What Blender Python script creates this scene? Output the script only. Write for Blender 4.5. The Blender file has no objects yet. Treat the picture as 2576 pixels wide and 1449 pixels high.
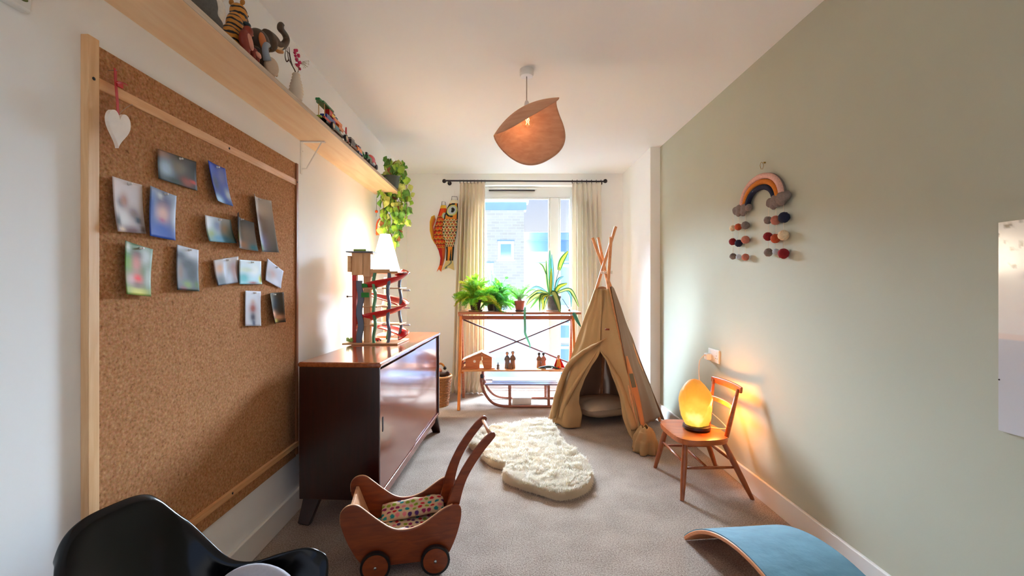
import bpy, bmesh, math, random
from mathutils import Vector, Matrix, noise as mnoise
random.seed(7)
PI = math.pi
SC = bpy.context.scene
COL = SC.collection

# ---------------------------------------------------------------- camera
F, CX, CY, HC = 1120.0, 1268.0, 722.0, 1.15
cam_data = bpy.data.cameras.new('camera')
cam_data.sensor_width = 36.0
cam_data.lens = 36.0 * F / 2576.0
cam_data.shift_x = 20.0 / 2576.0
cam_data.shift_y = -2.5 / 2576.0
cam_data.clip_start = 0.02
cam = bpy.data.objects.new('camera', cam_data)
COL.objects.link(cam)
cam.location = (0, 0, HC)
cam.rotation_euler = (PI / 2, 0, 0)
SC.camera = cam

# ---------------------------------------------------------------- world, sun, exposure
def lin(c):
    c /= 255.0
    return c / 12.92 if c <= 0.04045 else ((c + 0.055) / 1.055) ** 2.4
def rgb(r, g, b, a=1.0):
    return (lin(r), lin(g), lin(b), a)

SC.view_settings.view_transform = 'Standard'
SC.view_settings.look = 'None'
SC.view_settings.exposure = 1.2
SC.view_settings.gamma = 1.0
SC.view_settings.use_curve_mapping = False
SC.cycles.max_bounces = 10
SC.cycles.diffuse_bounces = 6
SC.cycles.glossy_bounces = 4
SC.cycles.transmission_bounces = 8
SC.cycles.transparent_max_bounces = 12
SC.cycles.caustics_reflective = False
SC.cycles.caustics_refractive = False
SC.cycles.sample_clamp_indirect = 6.0

SKY_STRENGTH = 0.45
world = bpy.data.worlds.new('sky')
SC.world = world
world.use_nodes = True
wn = world.node_tree.nodes
wl = world.node_tree.links
wn.clear()
w_tc = wn.new('ShaderNodeTexCoord')
w_sep = wn.new('ShaderNodeSeparateXYZ')
w_ramp = wn.new('ShaderNodeValToRGB')
w_bg = wn.new('ShaderNodeBackground')
w_out = wn.new('ShaderNodeOutputWorld')
wl.new(w_tc.outputs['Generated'], w_sep.inputs[0])
wl.new(w_sep.outputs['Z'], w_ramp.inputs[0])
wl.new(w_ramp.outputs[0], w_bg.inputs['Color'])
wl.new(w_bg.outputs[0], w_out.inputs['Surface'])
e = w_ramp.color_ramp.elements
e[0].position = 0.10; e[0].color = (0.95, 0.97, 1.0, 1)
e[1].position = 0.26; e[1].color = rgb(184, 208, 250)
x_ = e.new(1.0); x_.color = rgb(170, 200, 250)
w_bg.inputs['Strength'].default_value = SKY_STRENGTH

sun_data = bpy.data.lights.new('sun', 'SUN')
sun_data.energy = 102.0
sun_data.angle = math.radians(75)
sun_data.color = (0.68, 0.84, 1.0)
sun = bpy.data.objects.new('sun', sun_data)
COL.objects.link(sun)
sun.location = (-1.0, 9.0, 6.0)
sd = Vector((0.06, -1.0, -0.80))
sun.rotation_euler = sd.to_track_quat('-Z', 'Y').to_euler()

LAMP_W = 62.0      # the table lamp's bulb
PEND_W = 0.28       # the pendant's filament bulb

# ---------------------------------------------------------------- projection helpers (pixels of the photograph -> real positions)
def at(px, py, Y):
    return Vector(((px - CX) / F * Y, Y, HC - (py - CY) / F * Y))
def on_floor(px, py, z=0.0):
    return at(px, py, (HC - z) * F / (py - CY))
def on_x(px, py, X):
    return at(px, py, X * F / (px - CX))
def lerp(a, b, t):
    return a + (b - a) * t
def interp(tab, x):
    if x <= tab[0][0]: return tab[0][1]
    for (x0, y0), (x1, y1) in zip(tab, tab[1:]):
        if x <= x1:
            return y0 + (y1 - y0) * (x - x0) / (x1 - x0)
    return tab[-1][1]
def catmull(pts, n=6, closed=False):
    pts = [Vector(p) for p in pts]
    out = []
    N = len(pts)
    rng = range(N) if closed else range(N - 1)
    for i in rng:
        if closed:
            p0, p1, p2, p3 = pts[(i - 1) % N], pts[i], pts[(i + 1) % N], pts[(i + 2) % N]
        else:
            p1, p2 = pts[i], pts[i + 1]
            p0 = pts[i - 1] if i > 0 else p1 * 2 - p2
            p3 = pts[i + 2] if i + 2 < N else p2 * 2 - p1
        for k in range(n):
            t = k / n
            out.append(0.5 * ((2 * p1) + (p2 - p0) * t + (2 * p0 - 5 * p1 + 4 * p2 - p3) * t * t + (3 * p1 - p0 - 3 * p2 + p3) * t ** 3))
    if not closed: out.append(pts[-1].copy())
    return out

# ---------------------------------------------------------------- materials
def new_mat(name):
    m = bpy.data.materials.new(name)
    m.use_nodes = True
    nt = m.node_tree
    b = nt.nodes['Principled BSDF']
    return m, nt, b
def mat(name, col, rough=0.6, var=0.0, scale=20.0, bump=0.0, bscale=None, metal=0.0, coat=0.0, sheen=0.0, spec=None):
    m, nt, b = new_mat(name)
    b.inputs['Roughness'].default_value = rough
    b.inputs['Metallic'].default_value = metal
    b.inputs['Base Color'].default_value = col
    if coat: 
        b.inputs['Coat Weight'].default_value = coat
        b.inputs['Coat Roughness'].default_value = 0.08
    if sheen: b.inputs['Sheen Weight'].default_value = sheen
    if spec is not None: b.inputs['Specular IOR Level'].default_value = spec
    if var or bump:
        tc = nt.nodes.new('ShaderNodeTexCoord')
        nz = nt.nodes.new('ShaderNodeTexNoise')
        nz.inputs['Scale'].default_value = scale
        nz.inputs['Detail'].default_value = 4
        nt.links.new(tc.outputs['Object'], nz.inputs['Vector'])
        if var:
            r = nt.nodes.new('ShaderNodeValToRGB')
            c = Vector(col[:3])
            r.color_ramp.elements[0].position = 0.3
            r.color_ramp.elements[1].position = 0.7
            r.color_ramp.elements[0].color = tuple(c * (1 - var)) + (1,)
            r.color_ramp.elements[1].color = tuple(min(1, v * (1 + var)) for v in c) + (1,)
            nt.links.new(nz.outputs['Fac'], r.inputs[0])
            nt.links.new(r.outputs[0], b.inputs['Base Color'])
        if bump:
            n2 = nz
            if bscale:
                n2 = nt.nodes.new('ShaderNodeTexNoise')
                n2.inputs['Scale'].default_value = bscale
                n2.inputs['Detail'].default_value = 3
                nt.links.new(tc.outputs['Object'], n2.inputs['Vector'])
            bp = nt.nodes.new('ShaderNodeBump')
            bp.inputs['Strength'].default_value = bump
            bp.inputs['Distance'].default_value = 0.004
            nt.links.new(n2.outputs['Fac'], bp.inputs['Height'])
            nt.links.new(bp.outputs[0], b.inputs['Normal'])
    return m
def wood(name, c1, c2, axis='X', rough=0.4, s=6.0, stretch=14.0, coat=0.0, bump=0.05):
    m, nt, b = new_mat(name)
    b.inputs['Roughness'].default_value = rough
    if coat:
        b.inputs['Coat Weight'].default_value = coat
        b.inputs['Coat Roughness'].default_value = 0.1
    tc = nt.nodes.new('ShaderNodeTexCoord')
    mp = nt.nodes.new('ShaderNodeMapping')
    sc = [s * stretch] * 3
    sc['XYZ'.index(axis)] = s
    mp.inputs['Scale'].default_value = sc
    nz = nt.nodes.new('ShaderNodeTexNoise')
    nz.inputs['Scale'].default_value = 1.0
    nz.inputs['Detail'].default_value = 6
    nz.inputs['Distortion'].default_value = 0.6
    r = nt.nodes.new('ShaderNodeValToRGB')
    r.color_ramp.elements[0].position = 0.32
    r.color_ramp.elements[1].position = 0.68
    r.color_ramp.elements[0].color = c1
    r.color_ramp.elements[1].color = c2
    nt.links.new(tc.outputs['Object'], mp.inputs[0])
    nt.links.new(mp.outputs[0], nz.inputs['Vector'])
    nt.links.new(nz.outputs['Fac'], r.inputs[0])
    nt.links.new(r.outputs[0], b.inputs['Base Color'])
    if bump:
        bp = nt.nodes.new('ShaderNodeBump')
        bp.inputs['Strength'].default_value = bump
        bp.inputs['Distance'].default_value = 0.002
        nt.links.new(nz.outputs['Fac'], bp.inputs['Height'])
        nt.links.new(bp.outputs[0], b.inputs['Normal'])
    return m
def vcol_mat(name, rough=0.5, coat=0.0, transl=0.0, bump=0.0):
    m, nt, b = new_mat(name)
    b.inputs['Roughness'].default_value = rough
    if coat:
        b.inputs['Coat Weight'].default_value = coat
        b.inputs['Coat Roughness'].default_value = 0.15
    at_ = nt.nodes.new('ShaderNodeVertexColor')
    at_.layer_name = 'col'
    nt.links.new(at_.outputs['Color'], b.inputs['Base Color'])
    if transl:
        out = nt.nodes['Material Output']
        tr = nt.nodes.new('ShaderNodeBsdfTranslucent')
        mx = nt.nodes.new('ShaderNodeMixShader')
        mx.inputs[0].default_value = transl
        nt.links.new(at_.outputs['Color'], tr.inputs['Color'])
        nt.links.new(b.outputs[0], mx.inputs[1])
        nt.links.new(tr.outputs[0], mx.inputs[2])
        nt.links.new(mx.outputs[0], out.inputs['Surface'])
    return m
def transl_mat(name, col, fac=0.4, rough=0.8, bump=0.0, scale=300.0):
    m = mat(name, col, rough, var=0.06, scale=scale, bump=bump)
    nt = m.node_tree
    b = nt.nodes['Principled BSDF']
    out = nt.nodes['Material Output']
    tr = nt.nodes.new('ShaderNodeBsdfTranslucent')
    tr.inputs['Color'].default_value = col
    mx = nt.nodes.new('ShaderNodeMixShader')
    mx.inputs[0].default_value = fac
    nt.links.new(b.outputs[0], mx.inputs[1])
    nt.links.new(tr.outputs[0], mx.inputs[2])
    nt.links.new(mx.outputs[0], out.inputs['Surface'])
    return m
def emit_mat(name, col, strength):
    m, nt, b = new_mat(name)
    b.inputs['Base Color'].default_value = col
    b.inputs['Emission Color'].default_value = col
    b.inputs['Emission Strength'].default_value = strength
    return m

# ---------------------------------------------------------------- mesh builder
class MB:
    def __init__(s):
        s.v, s.f, s.c = [], [], []
    def add(s, vs, fs, col=None):
        b = len(s.v)
        s.v += [tuple(x) for x in vs]
        s.f += [tuple(i + b for i in q) for q in fs]
        if col is not None:
            s.c += (col if isinstance(col, list) else [col] * len(vs))
        return s
    def box(s, lo, hi, M=None, col=None):
        vs = [Vector((x, y, z)) for z in (lo[2], hi[2]) for y in (lo[1], hi[1]) for x in (lo[0], hi[0])]
        if M is not None: vs = [M @ v for v in vs]
        return s.add(vs, [(0, 2, 3, 1), (4, 5, 7, 6), (0, 1, 5, 4), (1, 3, 7, 5), (3, 2, 6, 7), (2, 0, 4, 6)], col)
    def bar(s, a, b, w, h, up=(0, 0, 1), w2=None, h2=None, col=None):
        a, b = Vector(a), Vector(b)
        d = (b - a).normalized()
        up = Vector(up)
        if abs(d.dot(up)) > 0.98: up = Vector((0, 1, 0))
        x = d.cross(up).normalized()
        y = x.cross(d).normalized()
        w2 = w if w2 is None else w2
        h2 = h if h2 is None else h2
        vs = []
        for p, ww, hh in ((a, w, h), (b, w2, h2)):
            for i, j in ((-1, -1), (1, -1), (1, 1), (-1, 1)):
                vs.append(p + x * (i * ww / 2) + y * (j * hh / 2))
        return s.add(vs, [(0, 3, 2, 1), (4, 5, 6, 7), (0, 1, 5, 4), (1, 2, 6, 5), (2, 3, 7, 6), (3, 0, 4, 7)], col)
    def tube(s, pts, r, seg=8, caps=True, col=None, flat=1.0):
        pts = [Vector(p) for p in pts]
        n = len(pts)
        rs = r if isinstance(r, (list, tuple)) else [r] * n
        if len(rs) != n:
            rs = [rs[0] + (rs[-1] - rs[0]) * i / (n - 1) for i in range(n)] if len(rs) == 2 else [interp([(k / (len(rs) - 1), q) for k, q in enumerate(rs)], i / (n - 1)) for i in range(n)]
        vs, fs = [], []
        T0 = (pts[1] - pts[0]).normalized()
        ref = Vector((0, 0, 1)) if abs(T0.z) < 0.9 else Vector((0, 1, 0))
        X = T0.cross(ref).normalized()
        for i, p in enumerate(pts):
            T = (pts[min(i + 1, n - 1)] - pts[max(i - 1, 0)]).normalized()
            X = (X - T * X.dot(T)).normalized()
            Yv = T.cross(X)
            for k in range(seg):
                a = 2 * PI * k / seg
                vs.append(p + X * (math.cos(a) * rs[i]) + Yv * (math.sin(a) * rs[i] * flat))
        for i in range(n - 1):
            for k in range(seg):
                k2 = (k + 1) % seg
                fs.append((i * seg + k, i * seg + k2, (i + 1) * seg + k2, (i + 1) * seg + k))
        if caps:
            fs.append(tuple(range(seg - 1, -1, -1)))
            fs.append(tuple((n - 1) * seg + k for k in range(seg)))
        return s.add(vs, fs, col)
    def lathe(s, prof, c=(0, 0, 0), seg=24, M=None, col=None, sy=1.0):
        c = Vector(c)
        vs, fs = [], []
        n = len(prof)
        for (r, z) in prof:
            for k in range(seg):
                a = 2 * PI * k / seg
                v = Vector((r * math.cos(a), r * math.sin(a) * sy, z))
                vs.append((M @ v if M is not None else v) + c)
        for i in range(n - 1):
            for k in range(seg):
                k2 = (k + 1) % seg
                fs.append((i * seg + k, i * seg + k2, (i + 1) * seg + k2, (i + 1) * seg + k))
        if prof[0][0] > 1e-6: fs.append(tuple(range(seg - 1, -1, -1)))
        if prof[-1][0] > 1e-6: fs.append(tuple((n - 1) * seg + k for k in range(seg)))
        return s.add(vs, fs, col)
    def ball(s, c, r, seg=16, rings=10, M=None, col=None, amp=0.0, fr=8.0):
        c = Vector(c)
        r = Vector((r, r, r)) if not isinstance(r, (tuple, list, Vector)) else Vector(r)
        vs = [Vector((0, 0, -1))]
        for i in range(1, rings):
            th = -PI / 2 + PI * i / rings
            for k in range(seg):
                a = 2 * PI * k / seg
                vs.append(Vector((math.cos(th) * math.cos(a), math.cos(th) * math.sin(a), math.sin(th))))
        vs.append(Vector((0, 0, 1)))
        out = []
        for v in vs:
            p = Vector((v.x * r.x, v.y * r.y, v.z * r.z))
            if amp: p *= 1 + amp * mnoise.noise(v * 2.0 * fr / 8.0 + c * 9)
            out.append((M @ p if M is not None else p) + c)
        fs = [(0, 1 + (k + 1) % seg, 1 + k) for k in range(seg)]
        for i in range(rings - 2):
            b = 1 + i * seg
            for k in range(seg):
                k2 = (k + 1) % seg
                fs.append((b + k, b + k2, b + seg + k2, b + seg + k))
        b = 1 + (rings - 2) * seg
        L = len(vs) - 1
        fs += [(b + k, b + (k + 1) % seg, L) for k in range(seg)]
        return s.add(out, fs, col)
    def prism(s, outline, a, b, fr, col=None):
        """outline: 2D points in the frame's x,y; extruded from a to b along the frame's z. fr(x, y, z) -> point"""
        n = len(outline)
        vs = [fr(x, y, a) for x, y in outline] + [fr(x, y, b) for x, y in outline]
        fs = [tuple(range(n - 1, -1, -1)), tuple(range(n, 2 * n))]
        fs += [(i, (i + 1) % n, n + (i + 1) % n, n + i) for i in range(n)]
        return s.add(vs, fs, col)
    def grid(s, fn, nu, nv, col=None, closed_u=False):
        """fn(u, v) -> point or (point, colour)"""
        vs, cs = [], []
        for j in range(nv + 1):
            for i in range(nu + 1):
                q = fn(i / nu, j / nv)
                if isinstance(q, tuple) and len(q) == 2:
                    vs.append(q[0]); cs.append(q[1])
                else:
                    vs.append(q)
        fs = []
        for j in range(nv):
            for i in range(nu):
                a = j * (nu + 1) + i
                fs.append((a, a + 1, a + nu + 2, a + nu + 1))
        return s.add(vs, fs, cs if cs else col)
    def mesh(s, name, smooth=False, ang=None):
        me = bpy.data.meshes.new(name)
        me.from_pydata(s.v, [], s.f)
        if s.c and len(s.c) == len(s.v):
            ca = me.color_attributes.new('col', 'FLOAT_COLOR', 'POINT')
            flat = []
            for c in s.c: flat += [c[0], c[1], c[2], 1.0]
            ca.data.foreach_set('color', flat)
        if smooth:
            me.polygons.foreach_set('use_smooth', [True] * len(me.polygons))
        me.update()
        if smooth and ang is not None:
            me.set_sharp_from_angle(angle=math.radians(ang))
        return me
    def build(s, name, m, parent=None, smooth=False, ang=None, bevel=0.0, seg=2, solid=0.0, off=0.0, sub=0, world=True, remesh=0.0, label=None, fixn=True):
        if world and parent is not None:
            L = parent.location
            pp = parent.parent
            if pp is not None: L = L + pp.location
            s.v = [(x - L[0], y - L[1], z - L[2]) for x, y, z in s.v]
        me = s.mesh(name, smooth, ang)
        if fixn:
            bm = bmesh.new(); bm.from_mesh(me)
            bmesh.ops.recalc_face_normals(bm, faces=bm.faces)
            bm.to_mesh(me); bm.free()
        me.materials.append(m)
        o = bpy.data.objects.new(name, me)
        COL.objects.link(o)
        if parent is not None: o.parent = parent
        if solid:
            md = o.modifiers.new('solid', 'SOLIDIFY'); md.thickness = solid; md.offset = off
        if remesh:
            md = o.modifiers.new('remesh', 'REMESH'); md.mode = 'VOXEL'; md.voxel_size = remesh; md.use_smooth_shade = True
            md = o.modifiers.new('smooth', 'SMOOTH'); md.iterations = 4; md.factor = 0.5
        if bevel:
            md = o.modifiers.new('bevel', 'BEVEL'); md.width = bevel; md.segments = seg; md.limit_method = 'ANGLE'
            md.harden_normals = False
        if sub:
            md = o.modifiers.new('sub', 'SUBSURF'); md.levels = sub; md.render_levels = sub
        if label: o['label'] = label
        return o

def thing(name, loc, label, cat, group=None, rz=0.0):
    o = bpy.data.objects.new(name, None)
    COL.objects.link(o)
    o.empty_display_size = 0.05
    o.location = loc
    o.rotation_euler = (0, 0, rz)
    return tag(o, label, cat, group)
def tag(o, label, cat, group=None):
    o['label'] = label
    o['category'] = cat
    if group: o['group'] = group
    return o
def struct(o):
    o['kind'] = 'structure'
    return o
def stuff(o):
    o['kind'] = 'stuff'
    return o
def copy_part(src, parent, loc=None, rot=None, scale=None, label=None):
    c = src.copy()
    COL.objects.link(c)
    c.parent = parent
    if loc is not None: c.location = loc
    if rot is not None: c.rotation_euler = rot
    if scale is not None: c.scale = scale
    if label: c['label'] = label
    elif 'label' in c: del c['label']
    return c
def point_light(name, loc, watts, col, r=0.03, parent=None):
    d = bpy.data.lights.new(name, 'POINT')
    d.energy = watts; d.color = col; d.shadow_soft_size = r
    o = bpy.data.objects.new(name, d)
    COL.objects.link(o)
    if parent is not None:
        o.parent = parent
        loc = Vector(loc) - parent.location
    o.location = loc
    return o

# ---------------------------------------------------------------- shared materials
M_white = mat('white_paint', rgb(250, 249, 247), 0.75, var=0.015, scale=3)
M_gloss = mat('white_gloss_paint', rgb(238, 235, 230), 0.35)
M_sage = mat('sage_paint', rgb(188, 187, 167), 0.8, var=0.02, scale=2.5, bump=0.05, bscale=180)
M_plastic = mat('white_plastic', rgb(235, 233, 228), 0.35)
M_black = mat('black_plastic', rgb(18, 18, 20), 0.35)
M_dark = mat('dark_metal', rgb(52, 46, 52), 0.4, metal=0.6)
M_steel = mat('steel', rgb(190, 190, 190), 0.3, metal=1.0)
M_brass = mat('brass', rgb(190, 160, 90), 0.35, metal=0.9)
# ================================================================ THE ROOM
XL, XR, XN, YE, YN, ZC = -1.07, 1.395, 1.307, 4.91, 3.98, 2.40
YB = -1.3

def carpet_mat():
    m, nt, b = new_mat('carpet')
    b.inputs['Roughness'].default_value = 1.0
    b.inputs['Sheen Weight'].default_value = 0.15
    b.inputs['Specular IOR Level'].default_value = 0.1
    tc = nt.nodes.new('ShaderNodeTexCoord')
    n1 = nt.nodes.new('ShaderNodeTexNoise'); n1.inputs['Scale'].default_value = 170; n1.inputs['Detail'].default_value = 3
    n2 = nt.nodes.new('ShaderNodeTexNoise'); n2.inputs['Scale'].default_value = 5; n2.inputs['Detail'].default_value = 3
    mx = nt.nodes.new('ShaderNodeMath'); mx.operation = 'MULTIPLY_ADD'; mx.inputs[1].default_value = 0.35
    r = nt.nodes.new('ShaderNodeValToRGB')
    r.color_ramp.elements[0].position = 0.45; r.color_ramp.elements[0].color = rgb(118, 100, 88)
    r.color_ramp.elements[1].position = 0.85; r.color_ramp.elements[1].color = rgb(188, 170, 155)
    nt.links.new(tc.outputs['Object'], n1.inputs['Vector']); nt.links.new(tc.outputs['Object'], n2.inputs['Vector'])
    nt.links.new(n2.outputs['Fac'], mx.inputs[0]); nt.links.new(n1.outputs['Fac'], mx.inputs[2])
    nt.links.new(mx.outputs[0], r.inputs[0]); nt.links.new(r.outputs[0], b.inputs['Base Color'])
    bp = nt.nodes.new('ShaderNodeBump'); bp.inputs['Strength'].default_value = 0.9; bp.inputs['Distance'].default_value = 0.005
    nt.links.new(n1.outputs['Fac'], bp.inputs['Height']); nt.links.new(bp.outputs[0], b.inputs['Normal'])
    return m
struct(MB().box((XL - .2, YB, -.12), (XR + .2, YE + .02, 0)).build('floor', carpet_mat()))
struct(MB().box((XL - .2, YB, ZC), (XR + .2, YE + .3, ZC + .12)).build('ceiling', mat('ceiling_paint', rgb(251, 251, 251), 0.8)))
struct(MB().box((XL - .15, YB, 0), (XL, YE + .3, ZC)).build('wall_left', M_white))
struct(MB().box((XR, YB, 0), (XR + .15, YN + .02, ZC)).build('wall_right', M_sage))
struct(MB().box((XN, YN, 0), (XR + .15, YE + .3, ZC)).build('wall_nib', M_white, bevel=.004))
# window wall with its opening
WX0, WX1, WZ1 = -.33, .815, 2.275
b = MB()
b.box((XL, YE, 0), (WX0, YE + .3, ZC)).box((WX1, YE, 0), (XN, YE + .3, ZC)).box((WX0, YE, WZ1), (WX1, YE + .3, ZC))
struct(b.build('wall_far', M_white))
# unseen back wall; its wide opening is shaped to let sky light in
b = MB()
b.box((XL, YB - .12, 0), (-.95, YB, ZC)).box((1.3, YB - .12, 0), (XR, YB, ZC)).box((-.95, YB - .12, 2.32), (1.3, YB, ZC))
struct(b.build('wall_back', M_white))
# skirting boards
def skirting(name, pts):
    b = MB()
    for lo, hi in pts: b.box(lo, hi)
    return struct(b.build(name, M_gloss, bevel=.004))
skirting('baseboard_right', [((XR - .016, YB, 0), (XR, YN, .112))])
skirting('baseboard_left', [((XL, YB, 0), (XL + .016, YE, .112))])
skirting('baseboard_nib', [((XN - .016, YN - .016, 0), (XN, YE, .112)), ((XN, YN - .016, 0), (XR, YN, .112))])
skirting('baseboard_far', [((XL, YE - .016, 0), (WX0, YE, .112)), ((WX1, YE - .016, 0), (XN, YE, .112))])

# ---------------------------------------------------------------- the window (a tall glazed door and a side light)
M_upvc = mat('window_white', rgb(236, 238, 240), 0.3)
def glass_mat(name, tint, refl=0.06):
    m = bpy.data.materials.new(name); m.use_nodes = True
    nt = m.node_tree; nt.nodes.clear()
    o = nt.nodes.new('ShaderNodeOutputMaterial'); t = nt.nodes.new('ShaderNodeBsdfTransparent'); g = nt.nodes.new('ShaderNodeBsdfGlossy')
    t.inputs['Color'].default_value = tint; g.inputs['Roughness'].default_value = 0.02
    mx = nt.nodes.new('ShaderNodeMixShader'); mx.inputs[0].default_value = refl
    nt.links.new(t.outputs[0], mx.inputs[1]); nt.links.new(g.outputs[0], mx.inputs[2]); nt.links.new(mx.outputs[0], o.inputs['Surface'])
    return m
M_glass = glass_mat('window_glass', (.97, .985, 1, 1), 0.04)
WY = YE + .10
win = thing('window_1', (.24, WY, 0), 'tall white framed window down to the floor between the curtains', 'window')
del win['label'], win['category']
struct(win)
b = MB()
FZ0, FZ1 = .115, 2.155
b.box((WX0, WY, 0), (WX0 + .06, WY + .07, WZ1)).box((WX1 - .06, WY, 0), (WX1, WY + .07, WZ1))
b.box((WX0 + .06, WY, 2.155), (WX1 - .06, WY + .07, WZ1)).box((WX0 + .06, WY, 0), (WX1 - .06, WY + .07, .115))
b.build('window_frame', M_upvc, win, bevel=.006)
b = MB().box((.518, WY - .012, .115), (.618, WY + .075, 2.155)); b.build('mullion', M_upvc, win, bevel=.008)
b = MB()
for x0, x1 in ((WX0 + .06, .518), (.618, WX1 - .06)):
    w = .018
    b.box((x0, WY - .006, FZ0), (x0 + w, WY + .03, FZ1)).box((x1 - w, WY - .006, FZ0), (x1, WY + .03, FZ1))
    b.box((x0 + w, WY - .006, FZ0), (x1 - w, WY + .03, FZ0 + w)).box((x0 + w, WY - .006, FZ1 - w), (x1 - w, WY + .03, FZ1))
b.build('glazing_bead', M_upvc, win, bevel=.003)
MB().box((WX0 + .075, WY + .035, FZ0 + .015), (.505, WY + .041, FZ1 - .015)).build('pane', M_glass, win)
MB().box((.631, WY + .035, FZ0 + .015), (WX1 - .075, WY + .041, FZ1 - .015)).build('pane', M_glass, win)
b = MB().box((-.19, WY - .025, 2.238), (.365, WY, 2.268)); b.build('trickle_vent', M_upvc, win, bevel=.005)
MB().box((-.17, WY - .028, 2.228), (.345, WY - .004, 2.237)).build('vent_slot', M_dark, win)
struct(MB().box((WX0, YE + .02, -.12), (WX1, WY + .25, .012)).build('trim_1', M_upvc, bevel=.004))

# ---------------------------------------------------------------- what stands outside
def brick_mat(name, c1, c2, mortar):
    m, nt, b = new_mat(name)
    b.inputs['Roughness'].default_value = 0.9
    tc = nt.nodes.new('ShaderNodeTexCoord'); mp = nt.nodes.new('ShaderNodeMapping'); mp.inputs['Rotation'].default_value = (PI / 2, 0, 0)
    bt = nt.nodes.new('ShaderNodeTexBrick')
    bt.inputs['Scale'].default_value = 1.0; bt.inputs['Brick Width'].default_value = .225; bt.inputs['Row Height'].default_value = .075; bt.inputs['Mortar Size'].default_value = .008
    bt.inputs['Color1'].default_value = c1; bt.inputs['Color2'].default_value = c2; bt.inputs['Mortar'].default_value = mortar
    nt.links.new(tc.outputs['Object'], mp.inputs[0]); nt.links.new(mp.outputs[0], bt.inputs['Vector']); nt.links.new(bt.outputs['Color'], b.inputs['Base Color'])
    return m
M_brick = brick_mat('pale_brick', rgb(222, 216, 204), rgb(206, 198, 184), rgb(230, 226, 220))
M_clad = mat('blue_cladding', rgb(140, 176, 210), 0.5, var=.05, scale=6)
M_coping = mat('pale_coping', rgb(250, 250, 250), 0.5)
M_fglass = mat('far_glass', rgb(140, 186, 232), 0.08)
M_fglass2 = mat('far_glass_pale', rgb(196, 220, 244), 0.08)
YT = 12.0
bl = thing('brick_building', (-1.7, YT + 2, -6), 'taller pale brick block with one small square window, seen through the left pane', 'building')
MB().box((-4.2, YT, -6), (.536, YT + .3, 3.22)).build('brick_wall', M_brick, bl)
b = MB().box((-4.25, YT - .05, 3.22), (.60, YT + .32, 3.42)); b.build('cladding_band', M_clad, bl)
MB().box((-4.3, YT - .1, 3.42), (.66, YT + .34, 3.51)).build('coping', M_coping, bl, bevel=.02)
def far_window(x0, x1, z0, z1, Y, par, gm, fw=.085):
    b = MB()
    b.box((x0, Y - .05, z0), (x0 + fw, Y + .05, z1)).box((x1 - fw, Y - .05, z0), (x1, Y + .05, z1))
    b.box((x0 + fw, Y - .05, z0), (x1 - fw, Y + .05, z0 + fw)).box((x0 + fw, Y - .05, z1 - fw), (x1 - fw, Y + .05, z1))
    f = b.build('window', M_coping, par, bevel=.01)
    MB().box((x0 + fw, Y - .02, z0 + fw), (x1 - fw, Y, z1 - fw)).build('pane', gm, f)
    b = MB().box((x0 - .03, Y - .09, z0 - .05), (x1 + .03, Y + .02, z0)); b.build('sill', M_coping, par)
    MB().box((x0 - .01, Y - .055, z1), (x1 + .01, Y + .02, z1 + .03)).build('lintel', M_clad, par)
far_window(-.175, .272, 1.885, 2.385, YT, bl, M_fglass)
far_window(-.75, -.28, .75, 1.80, YT, bl, M_fglass2)
far_window(-.75, -.2, -1.2, -.1, YT, bl, M_fglass2)
YT2 = 12.7
bl2 = thing('brick_building', (4.0, YT2 + 2, -6), 'lower pale brick block with a shaded blue eaves band, right of the taller one', 'building')
MB().box((.55, YT2, -6), (8, YT2 + 4, 2.36)).build('brick_wall', M_brick, bl2)
MB().box((.56, YT2 - .06, 2.16), (8, YT2, 2.46)).build('eaves_band', mat('blue_eaves_shade', rgb(104, 142, 182), .6, var=.06, scale=5), bl2)  # darker blue puts the shade under the roof edge into the colour
MB().box((.50, YT2 - .3, 2.46), (8, YT2 + 4, 2.68)).build('roof_edge', M_clad, bl2, bevel=.01)
MB().box((1.72, YT2 - .05, 1.9), (1.84, YT2 + .05, 2.4)).build('downpipe', M_clad, bl2)
far_window(.80, 1.32, .55, 1.83, YT2, bl2, M_fglass2)
far_window(1.50, 2.3, .55, 1.80, YT2, bl2, M_fglass2)
for k, z in enumerate((-.38, -1.05, -1.72, -2.39)):
    far_window(1.45, 2.2, z, z + .52, YT2, bl2, M_fglass)
# ground of the courtyard, far below
struct(MB().box((-14, 5.5, -6.2), (16, 30, -6)).build('floor_courtyard', mat('courtyard_paving', rgb(48, 48, 50), .9)))
# frosted balcony screen outside the left pane
bal = thing('balcony_screen', (.1, 5.35, 0), 'frosted pale blue glass balcony screen outside the left pane', 'balustrade')
mb, nt, bb = new_mat('frosted_glass')
bb.inputs['Base Color'].default_value = rgb(176, 204, 236); bb.inputs['Roughness'].default_value = .35
tr = nt.nodes.new('ShaderNodeBsdfTranslucent'); tr.inputs['Color'].default_value = rgb(218, 236, 255)
mx = nt.nodes.new('ShaderNodeMixShader'); mx.inputs[0].default_value = .010
nt.links.new(bb.outputs[0], mx.inputs[1]); nt.links.new(tr.outputs[0], mx.inputs[2]); nt.links.new(mx.outputs[0], nt.nodes['Material Output'].inputs['Surface'])
MB().box((-.45, 5.34, .02), (.56, 5.352, .92)).build('glass_panel', mb, bal)
MB().box((-.45, 5.33, .92), (.56, 5.362, .945)).build('handrail', M_upvc, bal)
MB().box((-.45, 5.33, -.05), (.56, 5.362, .02)).build('base_channel', M_upvc, bal)

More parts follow.
